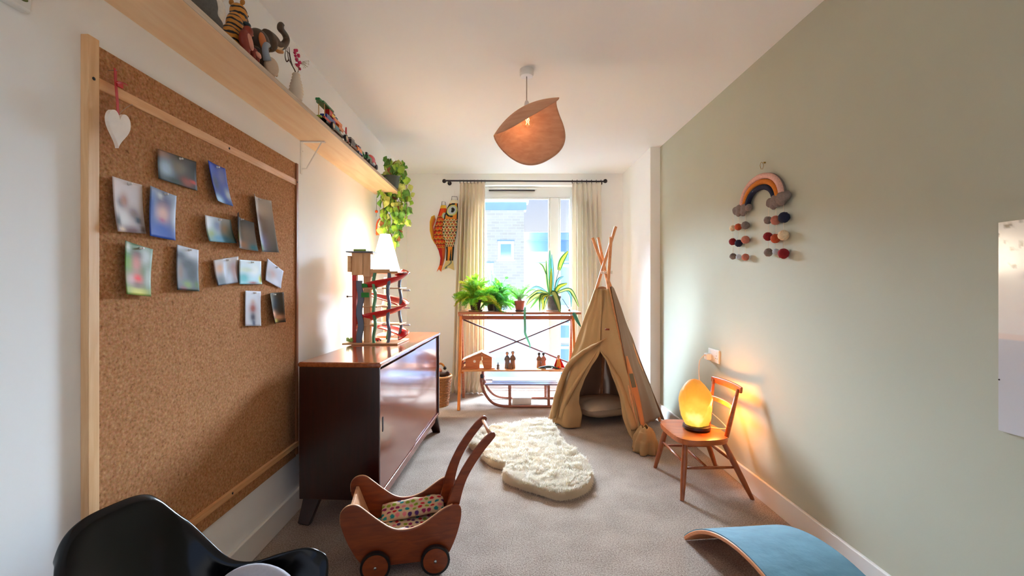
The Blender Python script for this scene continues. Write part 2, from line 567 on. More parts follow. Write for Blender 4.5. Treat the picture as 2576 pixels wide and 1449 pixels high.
# ---------------------------------------------------------------- curtain rod and curtains
RZ, RY = 2.292, 4.80
rod = thing('curtain_rod', (.22, RY, RZ), 'thin dark metal curtain rod with ball ends above the window', 'curtain rod')
MB().tube([(-.625, RY, RZ + .004), (1.075, RY, RZ - .004)], .0085, 10).build('rod', M_dark, rod, smooth=True, ang=50)
for x in (-.645, 1.092):
    MB().ball((x, RY, RZ), .022, 14, 10).build('finial', M_dark, rod, smooth=True)
for x in (-.6, 1.06):
    MB().tube([(x, RY, RZ), (x, YE + .005, RZ)], .007, 8).lathe([(.022, 0), (.022, .012)], (x, YE - .012, RZ), 16, Matrix.Rotation(-PI / 2, 3, 'X')).build('bracket', M_dark, rod)
def curtain(x0, x1, xb0, xb1, nf, seed, label, col, pud):
    rnd = random.Random(seed)
    ph = [rnd.uniform(-.5, .5) for _ in range(nf + 2)]
    am = [rnd.uniform(.7, 1.25) for _ in range(nf + 2)]
    t = thing('curtain', ((x0 + x1) / 2, RY, 0), label, 'curtain', 'linen curtains at the window')
    ztop = RZ - .014
    def fn(u, v):
        z = lerp(ztop, .012, v)
        k = u * nf
        i = int(min(k, nf - 1))
        a = lerp(am[i], am[i + 1], k - i)
        p = lerp(ph[i], ph[i + 1], k - i)
        body = min(1, v * 7)
        amp = lerp(.010, .038 * a, body) * (1 + .35 * math.sin(3 * v + i))
        w = 2 * PI * k + p * 1.2 * math.sin(v * 2.2 + i)
        x = lerp(lerp(x0, x1, u), lerp(xb0, xb1, u), v) + .010 * math.sin(2 * w) * body
        y = RY + .002 + amp * math.sin(w) - .006 * body + .010 * math.sin(5 * u + v * 4)
        pin = math.exp(-((v - .055) / .02) ** 2)
        y = lerp(y, RY + .004 * math.sin(w), .6 * pin)
        if v > .84:
            q = (v - .84) / .16
            y += pud * q * (.06 * mnoise.noise(Vector((u * 6, v * 24, seed))) - .02)
            x += pud * q * .035 * mnoise.noise(Vector((u * 5 + 9, v * 20, seed)))
        return Vector((x, y, z))
    MB().grid(fn, nf * 14, 70).build('curtain_cloth', transl_mat('curtain_linen_%d' % seed, col, .32, .9, .15, 500), t, smooth=True, solid=.002)
    b = MB()
    for k in range(nf + 1):
        xx = lerp(x0, x1, k / nf)
        b = MB()
        b.tube(catmull([(xx, RY + .019 * math.cos(a), RZ + .019 * math.sin(a) - .006) for a in [2 * PI * i / 12 for i in range(12)]], 1, True) + [Vector((xx, RY + .019, RZ - .006))], .0022, 6, False)
        b.build('curtain_ring', M_dark, t, smooth=True)
    return t
curtain(-.475, -.205, -.555, -.205, 7, 3, 'cream linen curtain drawn to the left of the window, behind the fish', rgb(240, 228, 208), 1.0)
curtain(.735, 1.045, .735, 1.07, 6, 8, 'cream linen curtain drawn to the right of the window, behind the tent', rgb(240, 234, 222), .25)

# ================================================================ SIDEBOARD
M_side = wood('mahogany_shade', rgb(30, 4, 2), rgb(48, 8, 4), 'Z', .3, 4, 16, coat=.4)  # same wood as the front, darkened to hold the shade on the end
M_sfront = wood('mahogany_lit', rgb(104, 44, 26), rgb(142, 70, 44), 'Z', .2, 4, 16, coat=.7)  # paler copy of that wood, window light put into the colour
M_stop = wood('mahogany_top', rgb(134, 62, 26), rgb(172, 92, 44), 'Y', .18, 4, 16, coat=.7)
M_gap = mat('recess_shade', rgb(14, 6, 4), .8)  # near-black stands in for the shade inside slots and door gaps
rzs = math.radians(-3.0)
Rs = Matrix.Rotation(rzs, 3, 'Z')
SBL = 1.45
sb_c = Vector((-.588, 2.11, 0)) + Rs @ Vector((-.2, SBL / 2, 0))
sb = thing('sideboard', sb_c, 'dark mahogany sideboard with sliding doors against the left wall', 'sideboard', rz=rzs)
h = SBL / 2
b = MB()
b.box((-.196, -h + .003, .133), (.196, -h + .022, .768)).build('side_panel', M_side, sb, bevel=.004, world=False)
MB().box((-.196, h - .026, .133), (.196, h - .003, .768)).build('side_panel', M_side, sb, bevel=.004, world=False)
MB().box((-.196, -h + .022, .133), (.194, h - .026, .155)).build('bottom_panel', M_sfront, sb, bevel=.003, world=False)
MB().box((-.196, -h + .022, .155), (-.186, h - .026, .768)).build('back_panel', M_side, sb, world=False)
MB().box((-.186, -h + .022, .155), (.165, h - .026, .768)).build('carcass_body', M_gap, sb, world=False)
MB().box((-.2, -h - .002, .766), (.203, h + .002, .79)).build('top', M_stop, sb, bevel=.009, seg=3, world=False)
for k, (y0, y1, xf) in enumerate(((-h + .026, .0, .190), (-.012, h - .030, .184))):
    d = MB().box((.166, y0, .160), (xf, y1, .752)).build('door', M_sfront, sb, bevel=.002, world=False)
    ys = y0 + .045 if k == 0 else y1 - .045
    MB().prism([(ys + .009 * math.cos(a) * 1.0, .478 + (.028 if math.sin(a) > 0 else -.028) + .009 * math.sin(a)) for a in [2 * PI * i / 16 for i in range(16)]], xf - .006, xf + .0012, lambda y, z, x: Vector((x, y, z))).build('pull_slot_shade', M_gap, d, world=False, label='slot shaped finger pull, its shade painted dark')
MB().box((.155, -h + .03, .105), (.188, h - .04, .133)).build('front_rail', M_sfront, sb, bevel=.004, world=False)
MB().box((-.18, -h + .05, .105), (-.15, h - .05, .133)).build('back_rail', M_side, sb, bevel=.004, world=False)
for sx in (-1, 1):
    for sy in (-1, 1):
        MB().bar((sx * .155, sy * (h - .075), .134), (sx * .182, sy * (h - .028), 0), .085, .045, up=(0, 1, 0), w2=.055, h2=.034).build('leg', M_side, sb, bevel=.004, world=False)

# ================================================================ CORK BOARD
def cork_mat():
    m, nt, b = new_mat('cork')
    b.inputs['Roughness'].default_value = .95
    b.inputs['Specular IOR Level'].default_value = .15
    tc = nt.nodes.new('ShaderNodeTexCoord')
    v = nt.nodes.new('ShaderNodeTexVoronoi'); v.inputs['Scale'].default_value = 190
    n = nt.nodes.new('ShaderNodeTexNoise'); n.inputs['Scale'].default_value = 120; n.inputs['Detail'].default_value = 4
    n3 = nt.nodes.new('ShaderNodeTexNoise'); n3.inputs['Scale'].default_value = 2.2
    r = nt.nodes.new('ShaderNodeValToRGB')
    for p, c in ((.18, rgb(126, 80, 46)), (.40, rgb(174, 120, 78)), (.60, rgb(192, 138, 95)), (.85, rgb(220, 172, 128))):
        el = r.color_ramp.elements.new(p); el.color = c
    mx = nt.nodes.new('ShaderNodeMixRGB'); mx.blend_type = 'MULTIPLY'; mx.inputs[0].default_value = .14
    sp = nt.nodes.new('ShaderNodeValToRGB')
    sp.color_ramp.elements[0].position = .62; sp.color_ramp.elements[0].color = (1, 1, 1, 1)
    sp.color_ramp.elements[1].position = .72; sp.color_ramp.elements[1].color = rgb(110, 60, 34)
    n4 = nt.nodes.new('ShaderNodeTexNoise'); n4.inputs['Scale'].default_value = 70; n4.inputs['Detail'].default_value = 2
    m2 = nt.nodes.new('ShaderNodeMixRGB'); m2.blend_type = 'MULTIPLY'; m2.inputs[0].default_value = .40
    for q in (v, n, n3, n4): nt.links.new(tc.outputs['Object'], q.inputs['Vector'])
    nt.links.new(n.outputs['Fac'], r.inputs[0]); nt.links.new(r.outputs[0], mx.inputs[1]); nt.links.new(v.outputs['Color'], mx.inputs[2])
    nt.links.new(n4.outputs['Fac'], sp.inputs[0]); nt.links.new(mx.outputs[0], m2.inputs[1]); nt.links.new(sp.outputs[0], m2.inputs[2])
    nt.links.new(m2.outputs[0], b.inputs['Base Color'])
    bp = nt.nodes.new('ShaderNodeBump'); bp.inputs['Strength'].default_value = .25; bp.inputs['Distance'].default_value = .002
    nt.links.new(n.outputs['Fac'], bp.inputs['Height']); nt.links.new(bp.outputs[0], b.inputs['Normal'])
    return m
M_pine = wood('pine_strip', rgb(226, 176, 126), rgb(240, 198, 150), 'Z', .45, 5, 12)
M_piney = wood('pine_rail', rgb(214, 150, 92), rgb(236, 186, 134), 'Y', .45, 5, 12)
M_pined = wood('pine_strip_shaded', rgb(128, 72, 34), rgb(152, 92, 48), 'Z', .5, 5, 12)  # darker pine, holds the shade on the strip's inner side
BY0, BY1, BZ0, BZ1 = 1.124, 2.27, .292, 1.777
cb = thing('cork_board', (XL, (BY0 + BY1) / 2, BZ0), 'large cork pin board in a pine frame on the left wall', 'pin board')
xb = XL + .014
MB().box((XL, BY0 + .012, BZ0), (xb, BY1 - .012, BZ1)).build('cork_panel', cork_mat(), cb)
MB().box((XL, BY0, BZ0 - .05), (xb + .006, BY0 + .032, 1.79)).build('side_strip', M_pine, cb, bevel=.002)
MB().box((XL, BY1 - .02, BZ0 + .01), (xb + .008, BY1, BZ1)).build('side_strip', M_pined, cb, bevel=.002)
MB().box((xb - .002, BY0 + .032, 1.664), (xb + .005, BY1 - .003, 1.694)).build('rail', M_piney, cb, bevel=.002)
MB().box((xb - .002, BY0 + .032, .343), (xb + .012, BY1 - .003, .368)).build('rail', M_piney, cb, bevel=.002)
for y, z, dx in ((1.139, 1.683, .006), (1.703, 1.680, .005), (2.255, 1.681, .009), (1.712, .357, .012)):
    MB().lathe([(.0042, 0), (.0046, .0012), (.003, .002), (.0001, .0022)], (xb + dx, y, z), 12, Matrix.Rotation(PI / 2, 3, 'Y')).build('screw', M_black, cb, smooth=True)

# ---------------------------------------------------------------- photographs pinned to the board
M_photo = vcol_mat('photo_print', .6)
M_photo.node_tree.nodes['Principled BSDF'].inputs['Specular IOR Level'].default_value = .2
def gauss(x, y, cx, cy, sx, sy):
    return math.exp(-(((x - cx) / sx) ** 2 + ((y - cy) / sy) ** 2))
def photo(px, base_top, base_bot, blobs, label, curl=.012, pin=True):
    """px: the four corners TL, TR, BR, BL on the board; blobs: (u, v, su, sv, colour)"""
    X0 = xb + .0025
    TL, TR, BR, BL = [on_x(p[0], p[1], X0) for p in px]
    c = (TL + TR + BR + BL) / 4
    t = thing('photo', (X0, c.y, c.z), label, 'photo', 'photo prints on the cork board')
    def fn(u, v):
        p = lerp(lerp(TL, TR, u), lerp(BL, BR, u), v)
        p.x = X0 + .0005 + abs(curl) * ((1 - u) ** 2 * .8 + max(0, v - .3) ** 2 * 1.0 if curl > 0 else (2 * u - 1) ** 2 * .9 + v * v * .3)
        cc = Vector(lerp(Vector(base_top), Vector(base_bot), v))
        for (bu, bv, su, sv, bc) in blobs:
            w = min(1, gauss(u, v, bu, bv, su, sv) * 1.15)
            cc = cc * (1 - w) + Vector(bc) * w
        return p, tuple(min(.93, q * 1.15) for q in cc)
    MB().grid(fn, 14, 18).build('print', M_photo, t, smooth=True, solid=.0006, off=1)
    if pin:
        pc = lerp(TL, TR, .55 if curl > 0 else .5); pc.x = X0 + .004 + abs(curl) * .15
        pc.z -= .008
        MB().lathe([(.0042, 0), (.0036, .003), (.002, .006), (.0034, .010), (.0001, .0105)], pc - Vector((.003, 0, 0)), 10, Matrix.Rotation(PI / 2, 3, 'Y')).build('push_pin', M_plastic, t, smooth=True)
def c3(r, g, b): return (lin(r), lin(g), lin(b))
W_, K_ = c3(235, 232, 232), c3(20, 18, 18)
photo([(391, 374), (493, 407), (493, 480), (390, 449)], c3(70, 60, 52), c3(45, 48, 44),
      [(.1, .12, .18, .15, c3(150, 105, 70)), (.2, .55, .2, .3, c3(160, 182, 200)), (.55, .4, .2, .25, c3(120, 110, 90)), (.72, .82, .15, .15, c3(150, 80, 60)), (.9, .75, .05, .05, c3(225, 70, 40)), (.95, .2, .1, .2, c3(40, 42, 36)), (.4, .9, .2, .1, c3(60, 70, 60))],
      'dark landscape photo print with a pale blue blur, topmost of the pinned photos', .008)
photo([(511, 403), (566, 424), (580, 519), (529, 505)], c3(40, 66, 170), c3(16, 48, 140),
      [(.3, .5, .25, .22, c3(24, 34, 84)), (.75, .25, .25, .25, c3(90, 90, 150)), (.9, .72, .15, .15, c3(150, 160, 175)), (.2, .95, .3, .12, c3(150, 190, 220)), (.75, .95, .2, .1, c3(20, 60, 130))],
      'tilted deep blue photo print under the top rail', .02)
photo([(270, 443), (357, 465), (361, 588), (277, 582)], c3(205, 192, 188), c3(190, 178, 178),
      [(.28, .45, .14, .1, c3(70, 60, 62)), (.38, .4, .14, .14, c3(165, 120, 100)), (.66, .62, .2, .12, c3(120, 96, 90)), (.3, .74, .22, .16, c3(205, 200, 196)), (.8, .75, .12, .08, c3(40, 48, 56)), (.5, .95, .4, .08, c3(90, 40, 34)), (.1, .8, .08, .15, c3(30, 26, 24)), (.9, .93, .1, .08, c3(90, 70, 60)), (.2, .95, .1, .05, c3(210, 180, 150))],
      'pale photo print of a blurred person, leftmost of the upper row', .016)
photo([(370, 467), (444, 493), (437, 605), (364, 593)], c3(160, 168, 184), c3(18, 64, 150),
      [(.5, .25, .36, .2, c3(58, 66, 110)), (.1, .45, .12, .35, c3(20, 70, 150)), (.53, .5, .24, .2, c3(214, 172, 160)), (.5, .62, .1, .05, c3(190, 110, 110)), (.95, .5, .1, .3, c3(190, 200, 210)), (.45, .85, .5, .2, c3(14, 66, 160)), (.4, .12, .1, .06, c3(190, 190, 190))],
      'photo print of a face in a navy hat and bright blue jacket', .012)
photo([(504, 541), (580, 553), (590, 612), (508, 607)], c3(190, 196, 200), c3(70, 130, 150),
      [(.45, .35, .16, .25, c3(90, 100, 130)), (.75, .45, .16, .2, c3(180, 160, 140)), (.15, .7, .18, .25, c3(120, 140, 80)), (.9, .7, .15, .3, c3(120, 140, 130)), (.5, .85, .3, .12, c3(70, 130, 160)), (.05, .2, .15, .3, c3(215, 220, 224))],
      'landscape photo print in pale grey and teal, left of the overlapping pair', .02)
photo([(583, 533), (622, 560), (628, 632), (580, 620)], c3(100, 104, 110), c3(150, 150, 150),
      [(.2, .25, .3, .25, c3(80, 86, 96)), (.75, .5, .3, .3, c3(150, 140, 134)), (.15, .7, .2, .15, c3(150, 150, 60)), (.5, .85, .25, .12, c3(190, 150, 130)), (.2, .9, .2, .1, c3(40, 50, 34)), (.9, .9, .12, .12, c3(90, 150, 170))],
      'grey photo print overlapping the right end of the landscape print', -.03)
photo([(625, 487), (668, 505), (683, 635), (640, 632)], c3(190, 180, 170), c3(110, 112, 112),
      [(.2, .12, .14, .08, c3(30, 32, 36)), (.4, .35, .3, .14, c3(110, 84, 70)), (.65, .2, .3, .14, c3(200, 184, 170)), (.55, .62, .3, .2, c3(140, 124, 116)), (.5, .82, .2, .15, c3(140, 140, 180)), (.25, .92, .2, .08, c3(80, 110, 50))],
      'tall curling photo print, rightmost of the upper row', -.028)
photo([(303, 605), (384, 627), (373, 746), (299, 740)], c3(90, 120, 80), c3(60, 110, 40),
      [(.75, .2, .25, .18, c3(200, 210, 210)), (.1, .1, .12, .08, c3(190, 200, 190)), (.15, .4, .2, .15, c3(110, 150, 60)), (.45, .2, .2, .1, c3(90, 80, 76)), (.46, .38, .18, .16, c3(200, 132, 120)), (.4, .7, .38, .14, c3(196, 160, 150)), (.52, .66, .16, .08, c3(220, 50, 46)), (.9, .6, .12, .25, c3(180, 190, 180)), (.5, .92, .4, .07, c3(206, 200, 90)), (.5, .8, .2, .06, c3(120, 90, 70))],
      'green garden photo print with a red spot, lower left of the group', .016)
photo([(437, 615), (499, 629), (497, 733), (433, 729)], c3(190, 196, 206), c3(34, 36, 34),
      [(.2, .22, .3, .12, c3(60, 62, 70)), (.5, .4, .45, .16, c3(56, 56, 60)), (.2, .6, .14, .2, c3(120, 96, 84)), (.7, .6, .3, .25, c3(40, 44, 44)), (.5, .86, .2, .08, c3(110, 130, 50)), (.9, .85, .12, .1, c3(70, 90, 40)), (.75, .1, .3, .1, c3(210, 214, 222)), (.3, .95, .15, .05, c3(110, 50, 40))],
      'dark photo print with a pale sky at its top edge', .012)
photo([(528, 655), (599, 645), (598, 711), (535, 719)], c3(190, 180, 176), c3(80, 80, 86),
      [(.25, .35, .2, .2, c3(190, 140, 104)), (.45, .4, .07, .6, c3(214, 220, 235)), (.2, .85, .24, .2, c3(20, 20, 22)), (.8, .5, .18, .35, c3(150, 110, 100)), (.6, .75, .12, .25, c3(170, 176, 190))],
      'landscape photo print tilted up at the right, left of three in a row', .014)
photo([(598, 653), (657, 657), (657, 715), (596, 715)], c3(214, 226, 234), c3(150, 200, 214),
      [(.2, .75, .25, .22, c3(70, 160, 170)), (.7, .4, .25, .25, c3(226, 234, 240)), (.6, .94, .2, .06, c3(150, 70, 66)), (.93, .8, .06, .15, c3(210, 210, 70)), (.3, .4, .3, .1, c3(190, 206, 190))],
      'small pale sky blue photo print, middle of three in a row', .008)
photo([(668, 650), (713, 682), (704, 726), (660, 705)], c3(186, 190, 205), c3(150, 150, 164),
      [(.4, .55, .25, .25, c3(176, 140, 132)), (.2, .65, .2, .2, c3(150, 140, 140)), (.7, .8, .2, .2, c3(180, 176, 186))],
      'small lilac grey photo print turned askew, right of three in a row', .01)
photo([(614, 731), (656, 733), (655, 820), (612, 820)], c3(200, 202, 212), c3(184, 182, 186),
      [(.5, .32, .14, .08, c3(190, 160, 150)), (.5, .5, .22, .14, c3(150, 70, 50)), (.5, .75, .18, .14, c3(60, 50, 64)), (.55, .92, .1, .08, c3(60, 64, 90))],
      'photo print of a small figure in a rust coat on white, bottom row', .006)
photo([(668, 738), (703, 735), (705, 810), (678, 815)], c3(80, 70, 56), c3(60, 50, 40),
      [(.55, .35, .25, .22, c3(60, 66, 76)), (.4, .7, .2, .1, c3(220, 170, 140)), (.7, .82, .25, .08, c3(210, 150, 110)), (.5, .92, .12, .05, c3(220, 210, 110)), (.2, .2, .2, .2, c3(104, 90, 70))],
      'small dark photo print with orange at its foot, at the right of the bottom row', -.022)

# ---------------------------------------------------------------- heart hung from the top rail
hx = xb + .03
ht = thing('heart_ornament', (hx, on_x(294, 320, hx).y, on_x(294, 373, hx).z), 'white painted wooden heart hanging on a red ribbon from the pin board rail', 'ornament')
hp = []
for i in range(40):
    a = 2 * PI * i / 40
    x = 16 * math.sin(a) ** 3
    z = 13 * math.cos(a) - 5 * math.cos(2 * a) - 2 * math.cos(3 * a) - math.cos(4 * a)
    hp.append((x / 16 * .0345, (z + 17) / 29.5 * .098))
hy, hz = on_x(294, 320, hx).y, on_x(294, 373, hx).z
MB().prism(hp, -.005, .005, lambda x, z, d: Vector((hx + d + .006 * z * 5, hy + x * 1.0 + z * 0.02, hz + z))).build('heart', mat('chalk_white', rgb(244, 232, 220), .7, var=.04, scale=60), ht, bevel=.002)
M_rib = mat('red_ribbon', rgb(190, 24, 28), .6, var=.1, scale=80)
rp = [on_x(x, y, hx - .012) for x, y in ((290, 173), (291, 205), (294, 240), (296, 270), (297, 300))]
def rib(pts, w):
    b = MB()
    vs = []
    for p in pts: vs += [p + Vector((.002, -w / 2, .0)), p + Vector((-.002, w / 2, .001))]
    b.add(vs, [(2 * i, 2 * i + 1, 2 * i + 3, 2 * i + 2) for i in range(len(pts) - 1)])
    return b
rib(catmull(rp, 5), .0125).build('ribbon', M_rib, ht, solid=.001)
rib(catmull([on_x(x, y, hx - .006) for x, y in ((294, 209), (306, 208), (320, 214))], 4), .0125).build('ribbon_tail', M_rib, ht, solid=.0015).data.transform(Matrix.Identity(4))
MB().box((hx - .012, on_x(309, 205, hx).y - .006, on_x(309, 212, hx).z - .007), (hx - .009, on_x(309, 205, hx).y + .012, on_x(309, 212, hx).z + .006)).build('ribbon_loop', M_rib, ht)
MB().tube(catmull([on_x(x, y, hx - .014) for x, y in ((299, 288), (312, 275), (331, 263), (334, 266))], 4), .0007, 5).build('string', mat('string', rgb(190, 170, 150), .9), ht)
MB().tube([Vector((xb, rp[0].y, rp[0].z - .004)), Vector((hx - .008, rp[0].y, rp[0].z - .004))], .0012, 6).build('hook', M_steel, ht)

# ---------------------------------------------------------------- thermostat at the top left
th = thing('wall_thermostat', (XL, .966, 1.757), 'small white wall thermostat with a green display, upper left corner', 'thermostat')
MB().box((XL, .940, 1.757), (XL + .022, .990, 1.86)).build('case', M_plastic, th, bevel=.005)
MB().prism([(.967 + .013 * math.cos(a), 1.779 + .006 * math.sin(a)) for a in [2 * PI * i / 20 for i in range(20)]], XL + .0215, XL + .023, lambda y, z, x: Vector((x, y, z))).build('display', mat('green_display', rgb(92, 96, 28), .3), th, label='dark green oval display')

# ================================================================ WALL SHELF
M_ply = wood('plywood', rgb(240, 196, 148), rgb(250, 216, 174), 'Y', .5, 3, 8)
M_plye = wood('plywood_edge', rgb(190, 166, 142), rgb(216, 194, 170), 'Y', .6, 6, 20)
SZ, SXF, SY0, SY1 = 1.917, -.857, .5, 3.69
ws = thing('wall_shelf', (XL, 2.1, SZ), 'long plywood shelf high on the left wall', 'shelf')
MB().box((XL, SY0, SZ), (SXF - .003, SY1, SZ + .018)).build('board', M_ply, ws)
MB().box((SXF - .003, SY0, SZ), (SXF, SY1, SZ + .018)).build('edge_band', M_plye, ws)
for yb in (.85, 2.345):
    bk = MB()
    w = .008
    bk.box((XL, yb - w, 1.745), (XL + .004, yb + w, SZ)).box((XL, yb - w, SZ - .006), (XL + .128, yb + w, SZ))
    bk.tube([(XL + .108, yb, SZ - .006), (XL + .030, yb, 1.775), (XL + .004, yb, 1.772)], .003, 6)
    bk.lathe([(.004, 0), (.003, .002), (.0001, .003)], (XL + .004, yb + .012, 1.868), 8, Matrix.Rotation(PI / 2, 3, 'Y'))
    bk.build('bracket', M_gloss, ws)
# ================================================================ ON THE SIDEBOARD
TZ = .7905
# ---- wooden toy garage: local frame = world, origin at its base
M_bir = wood('birch_wood', rgb(206, 158, 112), rgb(226, 184, 140), 'X', .5, 6, 12)
M_birz = wood('birch_tower', rgb(206, 158, 112), rgb(228, 186, 142), 'Z', .5, 6, 12)
M_tred = mat('toy_red', rgb(206, 20, 32), .3, coat=.4)
M_tredw = mat('red_stained_wood', rgb(172, 58, 48), .5, var=.08, scale=30)
M_tblue = mat('slate_blue_paint', rgb(96, 112, 136), .5)
M_tgreen = mat('sea_green_paint', rgb(84, 150, 108), .5)
M_tgreen2 = mat('lime_paint', rgb(150, 190, 96), .5)
M_clear = mat('frosted_plastic', rgb(210, 222, 236), .3)
gx, gy = -.80, 2.92
gar = thing('toy_garage', (gx, gy, TZ), 'wooden toy parking garage with a red spiral ramp on the sideboard', 'toy garage')
MB().prism([(-1.005, 2.76), (-.66, 2.76), (-.645, 3.03), (-.955, 3.03)], TZ, TZ + .010, lambda x, y, z: Vector((x, y, z))).build('base_board', M_bir, gar, bevel=.002)
z1 = TZ + .010
for zc in (.905, 1.020, 1.138):
    MB().prism([(-.935, 2.80), (-.80, 2.80), (-.79, 3.00), (-.92, 3.00)], zc, zc + .009, lambda x, y, z: Vector((x, y, z))).build('deck', M_bir, gar, bevel=.002)
for zc in (.905, 1.020, 1.138):
    MB().prism([(-.775, 2.82), (-.665, 2.84), (-.655, 2.99), (-.77, 3.0)], zc, zc + .008, lambda x, y, z: Vector((x, y, z))).build('deck', M_bir, gar, bevel=.002)
MB().prism([(-.935, 2.79), (-.67, 2.80), (-.655, 3.0), (-.93, 3.01)], 1.238, 1.250, lambda x, y, z: Vector((x, y, z))).build('roof_deck', M_bir, gar, bevel=.002)
MB().box((-.90, 2.80, 1.250), (-.72, 2.81, 1.262)).build('roof_kerb', M_bir, gar)
def wavy(x, y, w, d, zb, zt, m, amp=.006, ph=0.0):
    n = 22
    b = MB()
    vs = []
    for i in range(n + 1):
        z = lerp(zb, zt, i / n)
        o = amp * math.sin(z * 36 + ph)
        for sx, sy in ((-1, -1), (1, -1), (1, 1), (-1, 1)):
            vs.append((x + sx * w / 2 + o, y + sy * d / 2, z))
    fs = [(3, 2, 1, 0)] + [(4 * n, 4 * n + 1, 4 * n + 2, 4 * n + 3)]
    for i in range(n):
        for k in range(4):
            k2 = (k + 1) % 4
            fs.append((4 * i + k, 4 * i + k2, 4 * i + 4 + k2, 4 * i + 4 + k))
    b.add(vs, fs)
    return b.build('post', m, gar, smooth=True, ang=40)
wavy(-.812, 2.79, .016, .02, z1, 1.238, M_tgreen)
wavy(-.776, 2.98, .014, .02, z1, 1.238, M_tgreen, ph=1.2)
wavy(-.726, 2.80, .016, .02, z1, 1.238, M_tblue, ph=2.0)
wavy(-.690, 2.96, .016, .02, z1, 1.238, M_tblue, ph=.6)
wavy(-.905, 2.80, .036, .012, z1, 1.19, M_tblue, ph=.3)
MB().box((-.952, 2.79, z1), (-.928, 2.83, 1.225)).build('red_post', M_tredw, gar, bevel=.002)
MB().box((-.885, 2.805, z1), (-.845, 2.845, 1.215)).build('lift_shaft', M_birz, gar, bevel=.002)
MB().box((-.955, 2.79, 1.225), (-.885, 2.86, 1.365)).build('lift_tower', M_birz, gar, bevel=.002)
MB().box((-.884, 2.79, 1.215), (-.838, 2.85, 1.365)).build('lift_tower', M_birz, gar, bevel=.002)
MB().box((-.978, 2.78, 1.245), (-.956, 2.86, 1.345)).build('side_panel', M_bir, gar, bevel=.002)
MB().box((-.985, 2.77, 1.366), (-.818, 2.87, 1.373)).build('tower_roof', M_tblue, gar, bevel=.001)
MB().box((-.945, 2.79, 1.3735), (-.865, 2.85, 1.388)).build('roof_lid', M_tgreen2, gar, bevel=.003)
MB().box((-.95, 2.785, 1.19), (-.925, 2.79, 1.222)).build('sign_plate', M_tred, gar)
MB().tube([(-.99, 2.80, 1.09), (-.953, 2.80, 1.09)], .003, 6).ball((-.985, 2.80, 1.09), .007, 8, 6).build('crank', M_dark, gar)
MB().box((-.895, 2.79, 1.085), (-.848, 2.80, 1.115)).box((-.89, 2.785, 1.148), (-.855, 2.80, 1.172)).build('lift_cabin', mat('toy_green', rgb(30, 130, 50), .4), gar)
# the spiral ramp: one banked ribbon with a low kerb
cxr, cyr = -.785, 2.895
def ramp(u, v):
    a = PI * .30 - v * (4 * PI + PI * .35) 
    z = 1.236 - .4235 * v
    r = lerp(.100, .164, u)
    zz = z + .034 * (u ** 1.8) + .010 * max(0, .15 - u) * 6 * .1 - .006 * (1 - u)
    return Vector((cxr + r * math.cos(a), cyr + r * .78 * math.sin(a), zz))
MB().grid(ramp, 6, 150).build('spiral_ramp', M_tred, gar, smooth=True, solid=.005)
for zc in (1.242, 1.128, 1.012, .90):
    MB().tube([(-.665, 2.93, zc), (-.62, 2.93, zc)], .006, 8).build('ramp_peg', M_clear, gar, smooth=True)
def toy_car(name, x, y, z, m, label, s=1.0, rz=0.0, cat='toy car', group='little toy cars'):
    t = thing(name, (x, y, z), label, cat, group, rz)
    pr = [(-.022, .004), (.022, .004), (.023, .011), (.012, .013), (.007, .021), (-.011, .021), (-.016, .013), (-.023, .012)]
    MB().prism([(a * s, c * s) for a, c in pr], -.010 * s, .010 * s, lambda a, c, d: Vector((a, d, c))).build('body', m, t, bevel=.0015, world=False)
    for sx in (-1, 1):
        for sy in (-1, 1):
            MB().lathe([(.0055 * s, 0), (.0055 * s, .004 * s)], (sx * .014 * s, sy * .010 * s - (.004 * s if sy < 0 else 0), .0055 * s), 12, Matrix.Rotation(-PI / 2, 3, 'X')).build('wheel', M_black, t, world=False)
    return t
toy_car('toy_car', -.865, 2.89, 1.148, mat('toy_car_green', rgb(30, 120, 60), .3), 'tiny green toy car parked on the garage upper deck', .95)
toy_car('toy_car', -.815, 2.87, z1 + .0005, mat('toy_car_red', rgb(210, 30, 36), .3), 'tiny red toy car on the garage base board', 1.0, 1.2)
# small lime paper tree beside the garage
tr_ = thing('toy_bush', (-.965, 2.80, z1), 'small lime green toy bush on the left of the garage base', 'toy')
b = MB()
for k in range(7):
    a = k * .9
    b.lathe([(.001, 0), (.012, .012), (.0005, .034)], Vector((.010 * math.cos(a), .010 * math.sin(a), .004)), 6, Matrix.Rotation(.5, 3, Vector((-math.sin(a), math.cos(a), 0))))
b.build('leaves', M_tgreen2, tr_, world=False)
MB().lathe([(.009, 0), (.008, .007)], (0, 0, 0), 8).build('base', M_birz, tr_, world=False)

# ---- table lamp
lx, ly = -.872, 3.27
lamp = thing('table_lamp', (lx, ly, TZ), 'lit table lamp with a white cone shade behind the toy garage', 'lamp')
MB().lathe([(.062, 0), (.064, .008), (.05, .018), (.016, .03), (.012, .06), (.028, .11), (.034, .17), (.024, .24), (.010, .29), (.010, .43)], (lx, ly, TZ), 24).build('base', mat('lamp_base_ceramic', rgb(226, 214, 196), .3), lamp, smooth=True, ang=60)
m, nt, bb = new_mat('lit_lamp_shade')
bb.inputs['Base Color'].default_value = rgb(250, 240, 220)
bb.inputs['Emission Color'].default_value = (1.0, .85, .64, 1)
bb.inputs['Emission Strength'].default_value = 8.5
zb_, zt_ = 1.262, 1.536
MB().lathe([(.1075, zb_), (.036, zt_)], (lx, ly, 0), 40).build('shade', m, lamp, smooth=True, solid=.002)
o = lamp.children[-1]
bm = bmesh.new(); bm.from_mesh(o.data)
bmesh.ops.delete(bm, geom=[f for f in bm.faces if len(f.verts) > 4], context='FACES_ONLY'); bm.to_mesh(o.data); bm.free()
